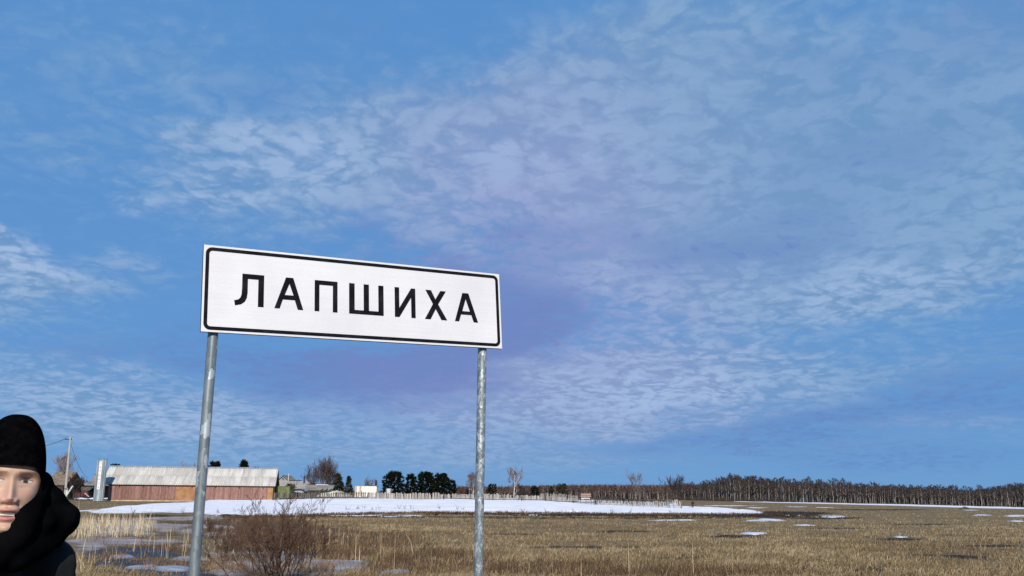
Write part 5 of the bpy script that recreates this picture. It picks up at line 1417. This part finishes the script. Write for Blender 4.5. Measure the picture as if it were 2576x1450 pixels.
    for f0, f1 in ((.0, .095), (.205, .30)): part_box('stripe', t, (W * (f0 + f1) / 2 + .003, -.012, H / 2), (W * (f1 - f0), .02, H - .06), m_beige)
    rr = MB().box((W / 2, 1.1, H + .03), (W + .08, 2.3, .06)); rr.build('roof', mk('tin_roof', (0.20, 0.19, 0.18), (0.4, 0.39, 0.38), 2, .7), t)
    for i in range(5): part_box('roof_ballast', t, (W * (.42 + .13 * i), .35 + rng.random() * .4, H + .09), (.35, .25, .12), m_dark)
    part_box('skid', t, (W / 2, .2, -.2), (W, .2, .3), m_dark)
    xc = W * .925
    sp = MB(); zt_ = at(943, 1208, 155).z - a.z
    sp.tube([(xc, 1.0, H), (xc, 1.0, zt_ - .1)], .13, 8).tube([(xc, 1.0, H + .25), (xc, 1.0, H + .42)], .24, 8).tube([(xc, 1.0, zt_ - .45), (xc, 1.0, zt_ - .3)], .24, 8).tube([(xc, 1.0, zt_ - .12), (xc, 1.0, zt_)], [.25, .08], 8)
    sp.build('stove_pipe', m_dark, t)

    # small grey cabinet right of the van body, with a heap of snow beside it
    a = at(972, 1250, 170); b = at(982.5, 1229.6, 170)
    t = thing('metal_cabinet', 'small pale grey metal cabinet standing between van body and broad pine', 'cabinet', (a.x, 170, a.z))
    part_box('body', t, ((b.x - a.x) / 2, .4, (b.z - a.z) / 2), (b.x - a.x, .8, b.z - a.z), mk('cabinet_grey', (0.36, 0.39, 0.38), (0.46, 0.48, 0.47), 2, .6))
    part_box('door', t, ((b.x - a.x) / 2, -.02, (b.z - a.z) / 2), ((b.x - a.x) * .8, .04, (b.z - a.z) * .9), mk('cabinet_door', (0.42, 0.45, 0.44), (0.50, 0.52, 0.51), 2, .6))

    # roofed white tank with striped boards in the yard
    a = at(1461, 1259, 160); b = at(1487, 1239.5, 160); W = b.x - a.x; H = b.z - a.z
    t = thing('roofed_tank', 'white tank under a brown striped plank canopy on a dark post in the yard', 'shelter', (a.x, 160, a.z))
    part_box('post', t, (-.15, .4, H * .48), (.45, .3, H * .96), m_dark); part_box('post', t, (W - .05, .5, H * .40), (.14, .14, H * .8), m_dark)
    zc = H - .12
    for i, m_ in enumerate((m_maroon, m_beige, m_maroon, m_beige, m_maroon)):
        part_box('canopy_board', t, (W / 2, .15 + .12 * i, zc - .62 + .155 * i), (W, .20, .13), m_)
    MB().tube([(.05, .5, H * .38), (W - .2, .5, H * .36)], .30, 12).build('tank', m_snow, t)
    part_box('tank_stand', t, (W * .6, .5, H * .16), (W * .55, .4, .16), m_dark)

    # earth heap far right on the field
    P0 = at(2428, 1283, 285)
    t = MB(); vs = []; n = 18
    for j in range(7):
        for i in range(n):
            an = 2 * math.pi * i / n; f = j / 6
            rr_ = 1.9 * (1 - f) ** .8 * (1 + .18 * math.sin(3 * an) + .12 * rng.normal())
            vs.append((rr_ * math.cos(an) * (1.0), rr_ * math.sin(an), -.15 + .85 * (f ** .9) * (1 + .10 * rng.normal())))
    t.add(vs, [(j * n + i, j * n + (i + 1) % n, (j + 1) * n + (i + 1) % n, (j + 1) * n + i) for j in range(6) for i in range(n)] + [tuple(range(6 * n, 7 * n))])
    o = t.build('earth_heap', mk('heap_soil', (0.06, 0.048, 0.034), (0.17, 0.14, 0.09), 3, .95)); o.location = (P0.x, P0.y, zt1(P0.x, P0.y))
    tag(o, 'small dark heap of earth alone on the field before the right forest', 'heap')

    # --- left side: road, poles, old houses
    xs = np.linspace(-190, -58, 40); ysr = np.linspace(0, 1, 5); V = []; Fc = []
    for j, v in enumerate(ysr):
        for i, x in enumerate(xs):
            y = 176 + v * 12 + (x + 60) * -.05
            V.append((x, y, zt1(x, y) + .10))
    Fc = [(j * 40 + i, j * 40 + i + 1, (j + 1) * 40 + i + 1, (j + 1) * 40 + i) for j in range(4) for i in range(39)]
    m_as = mk('worn_asphalt', (0.055, 0.055, 0.058), (0.085, 0.085, 0.088), 1.5, .8)
    tag(MB().add(V, Fc, 0, True).build('road', m_as), 'grey village road beyond the silver column', None, None, 'structure')

    def pole(name, label, px, pt, pxb, pb, Y, r, m_, stub=True):
        a = at(pxb, pb, Y); b = at(px, pt, Y); g = zt1(a.x, Y)
        t = thing(name, label, 'utility pole', (a.x, Y, g)); d = b - Vector((a.x, Y, g))
        MB().tube([Vector((0, 0, -.4)) - d * .02, d * .5, d], [r * 1.15, r, r * .75], 10).build('pole', m_, t)
        return t, d
    t, d = pole('utility_pole', 'tall leaning pale wooden utility pole with wires right of the hooded person', 177.6, 1098.5, 163.5, 1250, 146, .17, m_pole)
    ca_ = part_box('crossarm', t, d + Vector((-.25, 0, -.45)), (1.0, .10, .10), m_dark)
    for dx in (-.7, .15): MB().tube([d + Vector((dx, 0, -.42)), d + Vector((dx, 0, -.2))], [.06, .03], 8).build('insulator', m_dark, ca_)
    f = d * .12; part_box('pole_stub', t, f + Vector((.26, 0, -.3)), (.20, .22, 2.4), m_conc)
    for ff in (.07, .2): MB().tube([d * ff + Vector((.12, 0, -.05)), d * ff + Vector((.12, 0, .05))], .28, 12).build('tie_band', m_dark, t)
    top = t.location + d
    t2, d2 = pole('utility_pole', 'short thin dark utility pole in front of the round grey tree', 161.5, 1148, 157, 1242, 195, .13, mk('brown_pole', (0.09, 0.075, 0.065), (0.14, 0.12, 0.10), 3, .9))
    part_box('crossarm', t2, d2 + Vector((0, 0, -.4)), (.8, .1, .1), m_dark)
    # wires
    def wire(label, p, q, sag, r=.022):
        pts = [p.lerp(q, i / 14) - Vector((0, 0, sag * 4 * (i / 14) * (1 - i / 14))) for i in range(15)]
        tag(MB().tube(pts, r, 4).build('wire', m_wire), label, 'wire', 'overhead wires')
    wire('thick overhead wire running left from the top of the leaning pole', top + Vector((-.6, 0, -.3)), at(40, 1128, 128), .45, .035)
    hc = at(222, 1204, 206)
    wire('thin service wire sagging from the leaning pole to the brick chimney house', top + Vector((.1, 0, -1.0)), hc, .9, .022)

    t, W, ze, zr, z0 = gable_house('brown_roof_house', 'old log house with a brown shingle roof just right of the hooded head', 'house', 116, 157.5, 1189, 1219, 1250, 192, 8, m_log, m_brownroof, .5)
    for fx in (.35, .7): part_box('window', t, (W * fx, -.03, ze * .5), (.8, .06, .9), m_dark)
    # hipped house with brick chimney
    a = at(196, 1250, 205); b = at(252, 1250, 205); W = b.x - a.x; g = zt1(a.x, 205); ze = at(220, 1222, 205).z - g; zr = at(222, 1205.5, 209).z - g
    t = thing('hipped_house', 'old house with grey hipped roof and orange brick chimney left of the silver column', 'house', (a.x, 205, g))
    part_box('wall', t, (W / 2, 4, ze / 2 - .2), (W - .6, 7.4, ze + .4), m_log)
    MB().add([(-.4, -.4, ze), (W + .4, -.4, ze), (W + .4, 8.4, ze), (-.4, 8.4, ze), (W * .38, 4, zr), (W * .62, 4, zr)], [(0, 1, 5, 4), (1, 2, 5), (2, 3, 4, 5), (3, 0, 4), (3, 2, 1, 0)]).build('roof', m_slate2, t)
    rf_ = [c for c in bpy.data.objects if c.parent == t and c.name.startswith('roof')][-1]
    ch_ = part_box('chimney', rf_, (W * .47, 3.2, zr + .25), (.75, .75, 1.3), mk('chimney_brick', (0.40, 0.20, 0.10), (0.30, 0.15, 0.08), 4, .9)); part_box('chimney_cap', rf_, (W * .47, 3.2, zr + .93), (.9, .9, .1), m_dark)
    MB().add([(-.3, -2.8, ze * .62), (W * .72, -2.8, ze * .62), (W * .72, -.2, ze * .92), (-.3, -.2, ze * .92)], [(0, 1, 2, 3), (3, 2, 1, 0)]).build('porch_roof', m_slate2, t)
    part_box('porch_wall', t, (W * .34, -1.4, ze * .28), (W * .66, 2.2, ze * .62), m_log)
    for fx in (.22, .5): part_box('window', t, (W * fx, -2.54, ze * .36), (.9, .06, .8), m_dark)
    # maroon gate and board fence by the road
    def boards(name, label, x0, x1, pt, pb, Y):
        a = at(x0, pb, Y); b = at(x1, pt, Y); W = b.x - a.x; H = b.z - a.z; n = max(4, int(W / .22))
        t = thing(name, label, 'gate' if 'gate' in name else 'fence', (a.x, Y, a.z)); me = MB().box((0, 0, 0), (W / n * .9, .04, H + .5)).mesh('board', [m_maroon])
        for i in range(n): put('board', me, t, Matrix.Translation((W * (i + .5) / n, 0, H / 2 - .25 + rng.normal(0, .02))))
        part_box('rail', t, (W / 2, .06, H * .25), (W, .06, .12), m_dark); part_box('rail', t, (W / 2, .06, H * .78), (W, .06, .12), m_dark)
    boards('plank_gate', 'tall maroon plank gate in front of the hipped house', 203.5, 220, 1233.5, 1250, 197)
    boards('board_fence', 'low maroon board fence left of the tall plank gate', 170, 203, 1240, 1250.5, 197)
    # fallen log and pale leaning strut
    a = at(168.5, 1246, 140); b = at(183.5, 1223, 140)
    dv = b - a
    o = MB().box((0, 0, 0), (.30, .16, dv.length + 1.0)).build('leaning_beam', m_conc); o.matrix_world = Matrix.Translation(a.lerp(b, .5) - dv.normalized() * .5) @ dv.to_track_quat('Z', 'Y').to_matrix().to_4x4()
    tag(o, 'pale square beam leaning beside the foot of the tall utility pole', 'beam')
    a = at(213, 1241, 190); b = at(224, 1250.5, 190)
    o = MB().tube([a, b], .11, 8).build('fallen_log', m_pole); tag(o, 'pale log leaning on the maroon gate', 'log')
    # snow along the far road edge
    sn = MB(); V = []
    for i in range(30):
        x = -86 + i * .85; y = 192 + .5 * math.sin(i); V += [(x, y - .9, zt1(x, y) - .1), (x, y, zt1(x, y) + .32 + .1 * math.sin(i * 1.7)), (x, y + 1.0, zt1(x, y) - .1)]
    sn.add(V, [(3 * i + k, 3 * i + 3 + k, 3 * i + 4 + k, 3 * i + 1 + k) for i in range(29) for k in range(2)], 0, True)
    tag(sn.build('roadside_snow', m_snow), 'low ridge of old snow along the far side of the village road', None, None, 'structure')

    # lattice tower far behind the shed, and a thin pole top
    P0 = at(483, 1250, 420); top = at(483, 1162.5, 420)
    t = thing('lattice_tower', 'distant steel lattice tower over the shed roof left of the left signpost', 'tower', (P0.x, 420, P0.z - 1)); H = top.z - P0.z + 1; m_st = mk('tower_steel', (0.16, 0.16, 0.17), rough=.6)
    for sx in (-1, 1):
        for sy in (-1, 1): MB().tube([(sx * 1.6, sy * 1.6, 0), (sx * .5, sy * .5, H * .75), (0, 0, H)], .12, 4).build('tower_leg', m_st, t)
    lat = MB()
    for i in range(9):
        z0_, z1_ = H * .75 * i / 9, H * .75 * (i + 1) / 9; w0 = 1.6 - 1.1 * i / 9; w1 = 1.6 - 1.1 * (i + 1) / 9
        lat.tube([(-w0, -w0, z0_), (w1, -w1, z1_)], .07, 4).tube([(w0, -w0, z0_), (-w1, -w1, z1_)], .07, 4)
    for z_ in (.80, .87): lat.tube([(-1.3, 0, H * z_), (1.3, 0, H * z_)], .09, 4)
    lat.build('tower_bracing', m_st, t)
    P0 = at(325, 1250, 240); top = at(325, 1169.5, 240)
    o = MB().tube([(0, 0, -.3), (0, 0, top.z - P0.z)], [.16, .12], 8).build('thin_pole', m_pole); o.location = P0; tag(o, 'tip of a thin pole showing above the left part of the shed roof', 'pole')

    # clods along the ploughed strip below the snow
    cl = MB(); rr = random.Random(9)
    for i in range(900):
        px = rr.choice((rr.uniform(1080, 1940), rr.uniform(1380, 1930), rr.uniform(1900, 2060))); hor = 1249 + (px - 1288) * .0107
        py = float(np.interp(px, *SNOW_BOT)) + rr.uniform(.2, 3.0) if px < 1930 else 1292 + rr.gauss(0, 2.2)
        y = (CZ - 0.05) * F / (py - hor) * .977; x = (px - 1288) / 2436 * y; z = zt1(x, y); s = rr.uniform(.08, .30)
        vs = [Vector((rr.gauss(0, .25) + a * 1.2, rr.gauss(0, .25) + b, max(c, -.2) * .8 + rr.gauss(0, .15))) * s + Vector((x, y, z)) for a, b, c in ((1, 0, 0), (0, 1, 0), (-1, 0, 0), (0, -1, 0), (0, 0, 1), (0, 0, -.4))]
        cl.add(vs, [(0, 1, 4), (1, 2, 4), (2, 3, 4), (3, 0, 4), (1, 0, 5), (2, 1, 5), (3, 2, 5), (0, 3, 5)])
    tag(cl.build('earth_clods', mk('black_clod', (0.012, 0.010, 0.009), (0.035, 0.028, 0.022), 4, .95)), 'dark clods of earth along the lower edge of the snow', None, None, 'stuff')

# ------------------------------------------------------------------ person
def remeshed(name, prims, voxel, mat, parent, M, noise_amp=.006, noise_scale=9.0, smooth_it=6):
    """fuse ellipsoids / capsules into one smooth closed surface"""
    mb = MB()
    for p in prims:
        if p[0] == 'e':
            _, c, rad = p[:3]; rot = p[3] if len(p) > 3 else Matrix.Identity(3)
            nu, nv = 18, 12; vs = []
            for j in range(nv + 1):
                th = math.pi * j / nv
                for i in range(nu):
                    a = 2 * math.pi * i / nu
                    vs.append(Vector(c) + rot @ Vector((rad[0] * math.sin(th) * math.cos(a), rad[1] * math.sin(th) * math.sin(a), rad[2] * math.cos(th))))
            mb.add(vs, [(j * nu + i, (j + 1) * nu + i, (j + 1) * nu + (i + 1) % nu, j * nu + (i + 1) % nu) for j in range(nv) for i in range(nu)])
        else:
            _, pts, rad = p
            mb.tube(pts, rad, 14)
            for q, r_ in zip(pts, rad):
                vs = []; nu, nv = 14, 8
                for j in range(nv + 1):
                    th = math.pi * j / nv
                    for i in range(nu):
                        a = 2 * math.pi * i / nu; vs.append(Vector(q) + Vector((math.sin(th) * math.cos(a), math.sin(th) * math.sin(a), math.cos(th))) * r_ * 1.001)
                mb.add(vs, [(j * nu + i, (j + 1) * nu + i, (j + 1) * nu + (i + 1) % nu, j * nu + (i + 1) % nu) for j in range(nv) for i in range(nu)])
    o = mb.build('tmp', mat)
    md = o.modifiers.new('r', 'REMESH'); md.mode = 'VOXEL'; md.voxel_size = voxel; md.use_smooth_shade = True
    ms = o.modifiers.new('s', 'SMOOTH'); ms.iterations = smooth_it; ms.factor = .5
    dg = bpy.context.evaluated_depsgraph_get(); me = bpy.data.meshes.new_from_object(o.evaluated_get(dg))
    bpy.data.objects.remove(o, do_unlink=True)
    co = np.zeros(len(me.vertices) * 3); me.vertices.foreach_get('co', co); co = co.reshape(-1, 3)
    no = np.zeros(len(me.vertices) * 3); me.vertex_normals.foreach_get('vector', no); no = no.reshape(-1, 3)
    if noise_amp:
        d = np.array([mnoise.noise(Vector((c[0] * noise_scale, c[1] * noise_scale, c[2] * noise_scale * 1.9))) + .5 * mnoise.noise(Vector((c[0] * 24, c[1] * 24, c[2] * 40))) for c in co])
        co = co + no * (d * noise_amp)[:, None]
        me.vertices.foreach_set('co', co.ravel())
    me.update()
    me.polygons.foreach_set('use_smooth', np.ones(len(me.polygons), bool))
    me.name = name
    if not me.materials: me.materials.append(mat)
    return put(name, me, parent, M)

def build_person():
    Eye = at(24, 1212, 2.2)
    gz = 0.55
    org = Eye + Vector((-0.042, 0.079, 0.0))            # eye line, middle of the skull
    t = thing('person', 'person in black knit hat and hooded jacket leaning into view at left edge', 'person', (org.x - .05, org.y + .12, gz))
    T0 = Matrix.Translation(-Vector(t.location))
    MH = T0 @ Matrix.Translation(org) @ Matrix.Rotation(math.radians(31), 4, 'Z') @ Matrix.Rotation(math.radians(2), 4, 'Y') @ Matrix.Rotation(math.radians(-3), 4, 'X')
    MBd = T0 @ Matrix.Translation(org) @ Matrix.Rotation(math.radians(29), 4, 'Z')
    # --- head, neck and trunk as one surface
    zs = np.concatenate([np.linspace(-.58, -.26, 14), np.linspace(-.24, -.135, 14), np.linspace(-.131, .055, 122), np.linspace(.06, .121, 18)])
    def I(z, a, b): return np.interp(z, a, b)
    wz = I(zs, [-.80, -.60, -.42, -.30, -.24, -.20, -.16, -.13, -.115, -.10, -.085, -.07, -.03, .0, .03, .06, .09, .11, .118, .122], [.15, .14, .155, .15, .10, .062, .056, .055, .055, .0575, .0605, .064, .0705, .073, .0725, .071, .060, .037, .018, .002])
    fz = I(zs, [-.80, -.60, -.42, -.30, -.24, -.20, -.16, -.135, -.126, -.12, -.113, -.105, -.09, -.075, -.055, -.03, 0, .02, .04, .06, .09, .11, .118, .122], [.08, .075, .085, .08, .055, .038, .036, .045, .066, .079, .087, .089, .088, .089, .089, .089, .088, .092, .091, .086, .066, .04, .018, .002])
    bz = I(zs, [-.80, -.60, -.42, -.30, -.24, -.20, -.16, -.12, -.08, -.03, .03, .06, .09, .11, .118, .122], [.10, .10, .11, .11, .085, .07, .066, .07, .08, .092, .097, .093, .074, .045, .02, .002])
    nth = 240
    u = np.linspace(0, 2 * np.pi, nth, endpoint=False); th = u + .55 * np.sin(u) * -1      # denser at the front (theta = 0)
    Z, TH = np.meshgrid(zs, th, indexing='ij')
    W = np.repeat(wz[:, None], nth, 1); Fz = np.repeat(fz[:, None], nth, 1); Bz = np.repeat(bz[:, None], nth, 1)
    c, s = np.cos(TH), np.sin(TH)
    q = I(zs, [-.13, -.115, -.09, -.06, .0], [1.15, 1.45, 1.3, 1.0, .92])[:, None]
    X = W * s * np.where(c > 0, 1 - .06 * c * (Z < -.07) * (Z > -.13), 1)
    Yv = np.where(c > 0, -Fz * np.abs(c) ** q, Bz * np.abs(c))
    front = np.clip(c, 0, 1) ** .5
    g = lambda x, z, x0, z0, sx, sz: np.exp(-((x - x0) / sx) ** 2 - ((z - z0) / sz) ** 2)
    ax = np.abs(X)
    nose_h = I(Z, [-.062, -.056, -.051, -.044, -.036, -.02, -.004, .008, .018], [0, .002, .016, .0265, .0255, .016, .0075, .003, 0])
    nose_w = I(Z, [-.056, -.045, -.03, 0], [.0150, .0125, .0095, .0075])
    D = .80 * nose_h * np.exp(-(np.abs(X) / nose_w) ** 2.2)
    D += .0085 * g(ax, Z, .0155, -.0475, .0060, .0065)
    D -= .0185 * g(ax, Z, .031, .002, .0170, .0110)
    D += .0060 * g(ax, Z, .031, -.003, .0105, .0065)
    D += .0050 * np.exp(-((Z - .0165) / .0075) ** 2) * np.exp(-((ax - .027) / .022) ** 2)
    D -= .0025 * g(ax, Z, .028, -.0155, .012, .004)
    D += .0055 * g(ax, Z, .046, -.030, .018, .016)
    D -= .0040 * g(ax, Z, .040, -.070, .016, .020)
    D += .0078 * g(X, Z, 0, -.0675, .020, .0062) + .0072 * g(X, Z, 0, -.0880, .018, .0058)
    D -= .0095 * g(X, Z, 0, -.0775, .0225, .0042)
    D -= .0030 * g(X, Z, 0, -.097, .016, .005)
    D += .0060 * g(X, Z, 0, -.110, .016, .011)
    D -= .0018 * g(X, Z, 0, -.0595, .004, .005)
    D -= .0025 * np.exp(-((ax - (.020 + (-.050 - Z) * .42)) / .0035) ** 2) * ((Z < -.046) & (Z > -.082))
    Yv = Yv - D * front
    sh_ = sstep(-.15, -.27, Z); X = X * (1 - .38 * sh_) - .05 * sh_; Yv = Yv * (1 - .35 * sh_) + .115 * sh_
    # colours
    col = np.ones(X.shape + (3,)) * np.array([.475, .30, .212])
    fr = (c > .15)
    def paint(mask, rgb): 
        m = np.clip(mask * fr, 0, 1)[..., None]; col[:] = col * (1 - m) + np.array(rgb) * m
    paint(.55 * g(X, Z, 0, -.044, .016, .012), (.58, .31, .245)); paint(.5 * g(ax, Z, .046, -.038, .018, .016), (.60, .33, .26))
    paint(.15 * ((Z < -.055)) * np.exp(-((Z + .10) / .03) ** 2), (.46, .31, .25))
    lipu = np.clip(1.5 - np.abs(Z + .0685 - .0016 * np.cos(X * 260)) / .0036, 0, 1) * (ax < .0245); lipl = np.clip(1.6 - np.abs(Z + .0885) / .0045 - (ax / .026) ** 4, 0, 1) * (ax < .0235)
    paint(lipu * .85, (.42, .17, .15)); paint(lipl * .9, (.47, .17, .16))
    slit = np.clip(1.6 - np.abs(Z + .0778) / (.0050 * np.clip(1 - (ax / .0245) ** 2, .05, 1)), 0, 1) * (ax < .024)
    paint(slit, (.10, .03, .03))
    teeth = (np.abs(Z + .0762) < .0030) * (ax < .0165) * 1.0
    paint(teeth * .95, (.66, .61, .52)); paint(teeth * (np.abs(((X + .05) / .0052) % 1 - .5) > .42) * .5, (.35, .28, .22))
    # eyes: squinting lids, sclera, iris
    ex = (ax - .0310); lid_t = .0022 + .0022 * np.clip(1 - (ex / .0150) ** 2, 0, 1); lid_b = -.0042 * np.clip(1 - (ex / .0150) ** 2, 0, 1)
    zz = Z + .0020; openm = (zz < lid_t) & (zz > lid_b) & (np.abs(ex) < .0142)
    paint(openm * 1.0, (.50, .45, .42)); paint((openm & (((ax - .0310 + .0015 * np.sign(X)) ** 2 + (zz + .0003) ** 2) < .0056 ** 2)) * 1.0, (.035, .03, .028))
    paint(np.exp(-((zz - lid_t) / .0014) ** 2) * (np.abs(ex) < .0165) * 1.0, (.05, .03, .025)); paint(np.exp(-((zz - lid_b) / .0010) ** 2) * (np.abs(ex) < .0145) * .5, (.20, .10, .08))
    paint(np.exp(-((zz + .0125) / .0016) ** 2) * (np.abs(ex) < .013) * .25, (.36, .20, .16))  # faint crease shade below the eye painted into the skin
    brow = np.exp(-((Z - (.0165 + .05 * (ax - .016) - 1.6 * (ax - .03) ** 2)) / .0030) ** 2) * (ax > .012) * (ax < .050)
    paint(np.exp(-((zz - .0075) / .0032) ** 2 - (ex / .017) ** 2) * .45, (.24, .13, .10)); paint(brow * .62, (.20, .125, .085))  # eye socket shadow painted into the skin colour, then brow hair
    H, Wd = X.shape; idx = np.arange(H * Wd).reshape(H, Wd); nx = np.roll(idx, -1, 1)
    faces = np.stack([idx[:-1], nx[:-1], nx[1:], idx[1:]], -1).reshape(-1, 4)
    V = np.stack([X, Yv, Z], -1).reshape(-1, 3)
    m_skin, nt, b = material('skin')
    a_ = nt.nodes.new('ShaderNodeAttribute'); a_.attribute_name = 'skin_colour'; nt.links.new(a_.outputs['Color'], b.inputs['Base Color'])
    b.inputs['Roughness'].default_value = .5; b.inputs['Specular IOR Level'].default_value = .35
    b.inputs['Subsurface Weight'].default_value = .08; b.inputs['Subsurface Radius'].default_value = (.008, .003, .002); b.inputs['Subsurface Scale'].default_value = 1.0
    me = np_mesh('body', V, faces, m_skin, True)
    ca = me.attributes.new('skin_colour', 'FLOAT_COLOR', 'POINT'); ca.data.foreach_set('color', np.concatenate([col.reshape(-1, 3), np.ones((H * Wd, 1))], 1).astype(np.float32).ravel())
    # below the chin the trunk leans back from the head
    put('body', me, t, MH)
    # ears
    m_black = mk('black_wool', (0.0014, 0.0014, 0.0016), (0.0032, 0.0032, 0.0038), 60, 1.0, spec=.0, bump=.3, bscale=220)
    m_hood = mk('black_hood_cloth', (0.0018, 0.0018, 0.0021), (0.0042, 0.0042, 0.005), 12, 1.0, spec=.0)
    m_jack = mk('charcoal_jacket_cloth', (0.0085, 0.0092, 0.0100), (0.0150, 0.0160, 0.0172), 5, .85, spec=.12, stretch=(3, 3, .4))
    for sx in (-1, 1):
        e = MB(); vs = []
        for j in range(7):
            for i in range(10):
                a2 = 2 * math.pi * i / 10; f = j / 6; rr_ = math.sin(math.pi * (.08 + .9 * f))
                vs.append((sx * (.072 + .016 * f + .004 * math.cos(a2)), .006 + .016 * math.cos(a2) * rr_ + .01 * f, -.012 + .030 * math.sin(a2) * rr_))
        e.add(vs, [(j * 10 + i, j * 10 + (i + 1) % 10, (j + 1) * 10 + (i + 1) % 10, (j + 1) * 10 + i) for j in range(6) for i in range(10)], 0, True)
        oo = e.build('ear', mk('ear_skin', (.55, .33, .25), rough=.55), t); oo.matrix_local = MH
    # knit hat: brim low on the brow, deeper at the back, slightly slouched crown
    hv = []; nr, na = 34, 72
    for j in range(nr + 1):
        f = j / nr
        for i in range(na):
            a2 = 2 * math.pi * i / na; cf = math.cos(a2)                # cf = 1 front
            an_ = abs(math.atan2(math.sin(a2), cf)); k_ = min(1, max(0, (an_ - .55) / .75)); k_ = k_ * k_ * (3 - 2 * k_); z0 = .031 - .066 * k_ ; zt_ = .158
            z = z0 + (zt_ - z0) * math.sin(f * math.pi / 2) ** 1.0
            prof = math.cos(f * math.pi / 2) ** .74
            w = .0755 * prof + .004 * math.sin(math.pi * f); fwd = .1015 * prof; bk = (.104 + .012 * math.sin(math.pi * min(1, f * 1.2))) * prof
            rib = 1 + .006 * math.sin(a2 * 36) * (1 - f)
            roll = .0045 * math.exp(-((f - .03) / .05) ** 2)
            hv.append((math.sin(a2) * (w + roll) * rib, -(fwd + roll) * cf * rib if cf > 0 else -(bk + roll) * cf * rib + .014 * f, z + .018 * f * max(0, -cf) * (1 - f)))
    hat = MB(); hat.add(hv, [(j * na + i, j * na + (i + 1) % na, (j + 1) * na + (i + 1) % na, (j + 1) * na + i) for j in range(nr) for i in range(na)] + [tuple(range(nr * na, (nr + 1) * na))], 0, True)
    oo = hat.build('hat', m_black, t); oo.matrix_local = MH
    # hood bunched round the neck
    hood = [('c', [(.058, .002, .004), (.054, -.033, -.036), (.042, -.060, -.080), (.018, -.080, -.130), (-.02, -.085, -.165)], [.026, .025, .028, .033, .036]),
            ('c', [(-.090, .02, .0), (-.088, -.020, -.055), (-.078, -.050, -.10), (-.045, -.078, -.145), (-.02, -.085, -.165)], [.026, .028, .032, .034, .036]),
            ('e', (.060, .060, -.010), (.044, .066, .042)), ('e', (.098, .075, -.088), (.076, .084, .054)), ('e', (.060, .02, -.098), (.060, .072, .052)), ('e', (.085, .07, -.045), (.052, .07, .045)),
            ('e', (-.075, .060, -.03), (.050, .070, .045)), ('e', (-.11, .075, -.095), (.075, .085, .060)), ('e', (0, .125, -.05), (.095, .06, .085)), ('e', (0, .15, -.13), (.12, .06, .075)),
            ('c', [(.10, .05, -.12), (.03, -.055, -.165), (-.07, -.05, -.165), (-.14, .05, -.12)], [.045, .04, .04, .045])]
    remeshed('hood', hood, .006, m_hood, t, MBd, .007, 11)
    jacket = [('c', [(.112, .125, -.205), (.130, .14, -.36), (.142, .15, -.52)], [.070, .064, .058]), ('c', [(.142, .15, -.52), (.135, .06, -.66), (.09, -.02, -.73)], [.058, .052, .048]),
              ('c', [(-.215, .125, -.205), (-.245, .14, -.36), (-.262, .15, -.52)], [.070, .064, .058]), ('c', [(-.262, .15, -.52), (-.25, .06, -.66), (-.21, -.02, -.73)], [.058, .052, .048]),
              ('e', (-.055, .12, -.30), (.175, .125, .155)), ('e', (-.055, .12, -.48), (.165, .125, .22)), ('e', (-.055, .12, -.70), (.17, .125, .19)), ('c', [(-.19, .13, -.20), (.09, .13, -.20)], [.075, .075]),
              ('c', [(.0, .02, -.185), (-.05, .0, -.30)], [.05, .06]), ('c', [(-.05, .02, -.185), (-.06, .0, -.30)], [.05, .06])]
    remeshed('jacket', jacket, .009, m_jack, t, MBd, .008, 8)
    gl = gz - org.z
    m_tr = mk('dark_trouser_cloth', (0.010, 0.011, 0.014), (0.018, 0.019, 0.023), 8, .9)
    tr = [('e', (-.055, .12, -.84), (.155, .115, .10))]
    for sx in (-1, 1): tr += [('c', [(-.055 + sx * .085, .12, -.86), (-.055 + sx * .10, .10, (-.86 + gl) / 2), (-.055 + sx * .105, .13, gl + .12)], [.085, .066, .056])]
    remeshed('trousers', tr, .012, m_tr, t, MBd, .005, 7)
    for sx in (-1, 1):
        remeshed('boot', [('c', [(-.055 + sx * .105, .13, gl + .20), (-.055 + sx * .105, .13, gl + .06)], [.055, .055]), ('e', (-.055 + sx * .115, .04, gl + .042), (.050, .125, .042)), ('e', (-.055 + sx * .108, .135, gl + .045), (.046, .06, .045))], .009, m_black, t, MBd, 0)

build_village()
build_person()
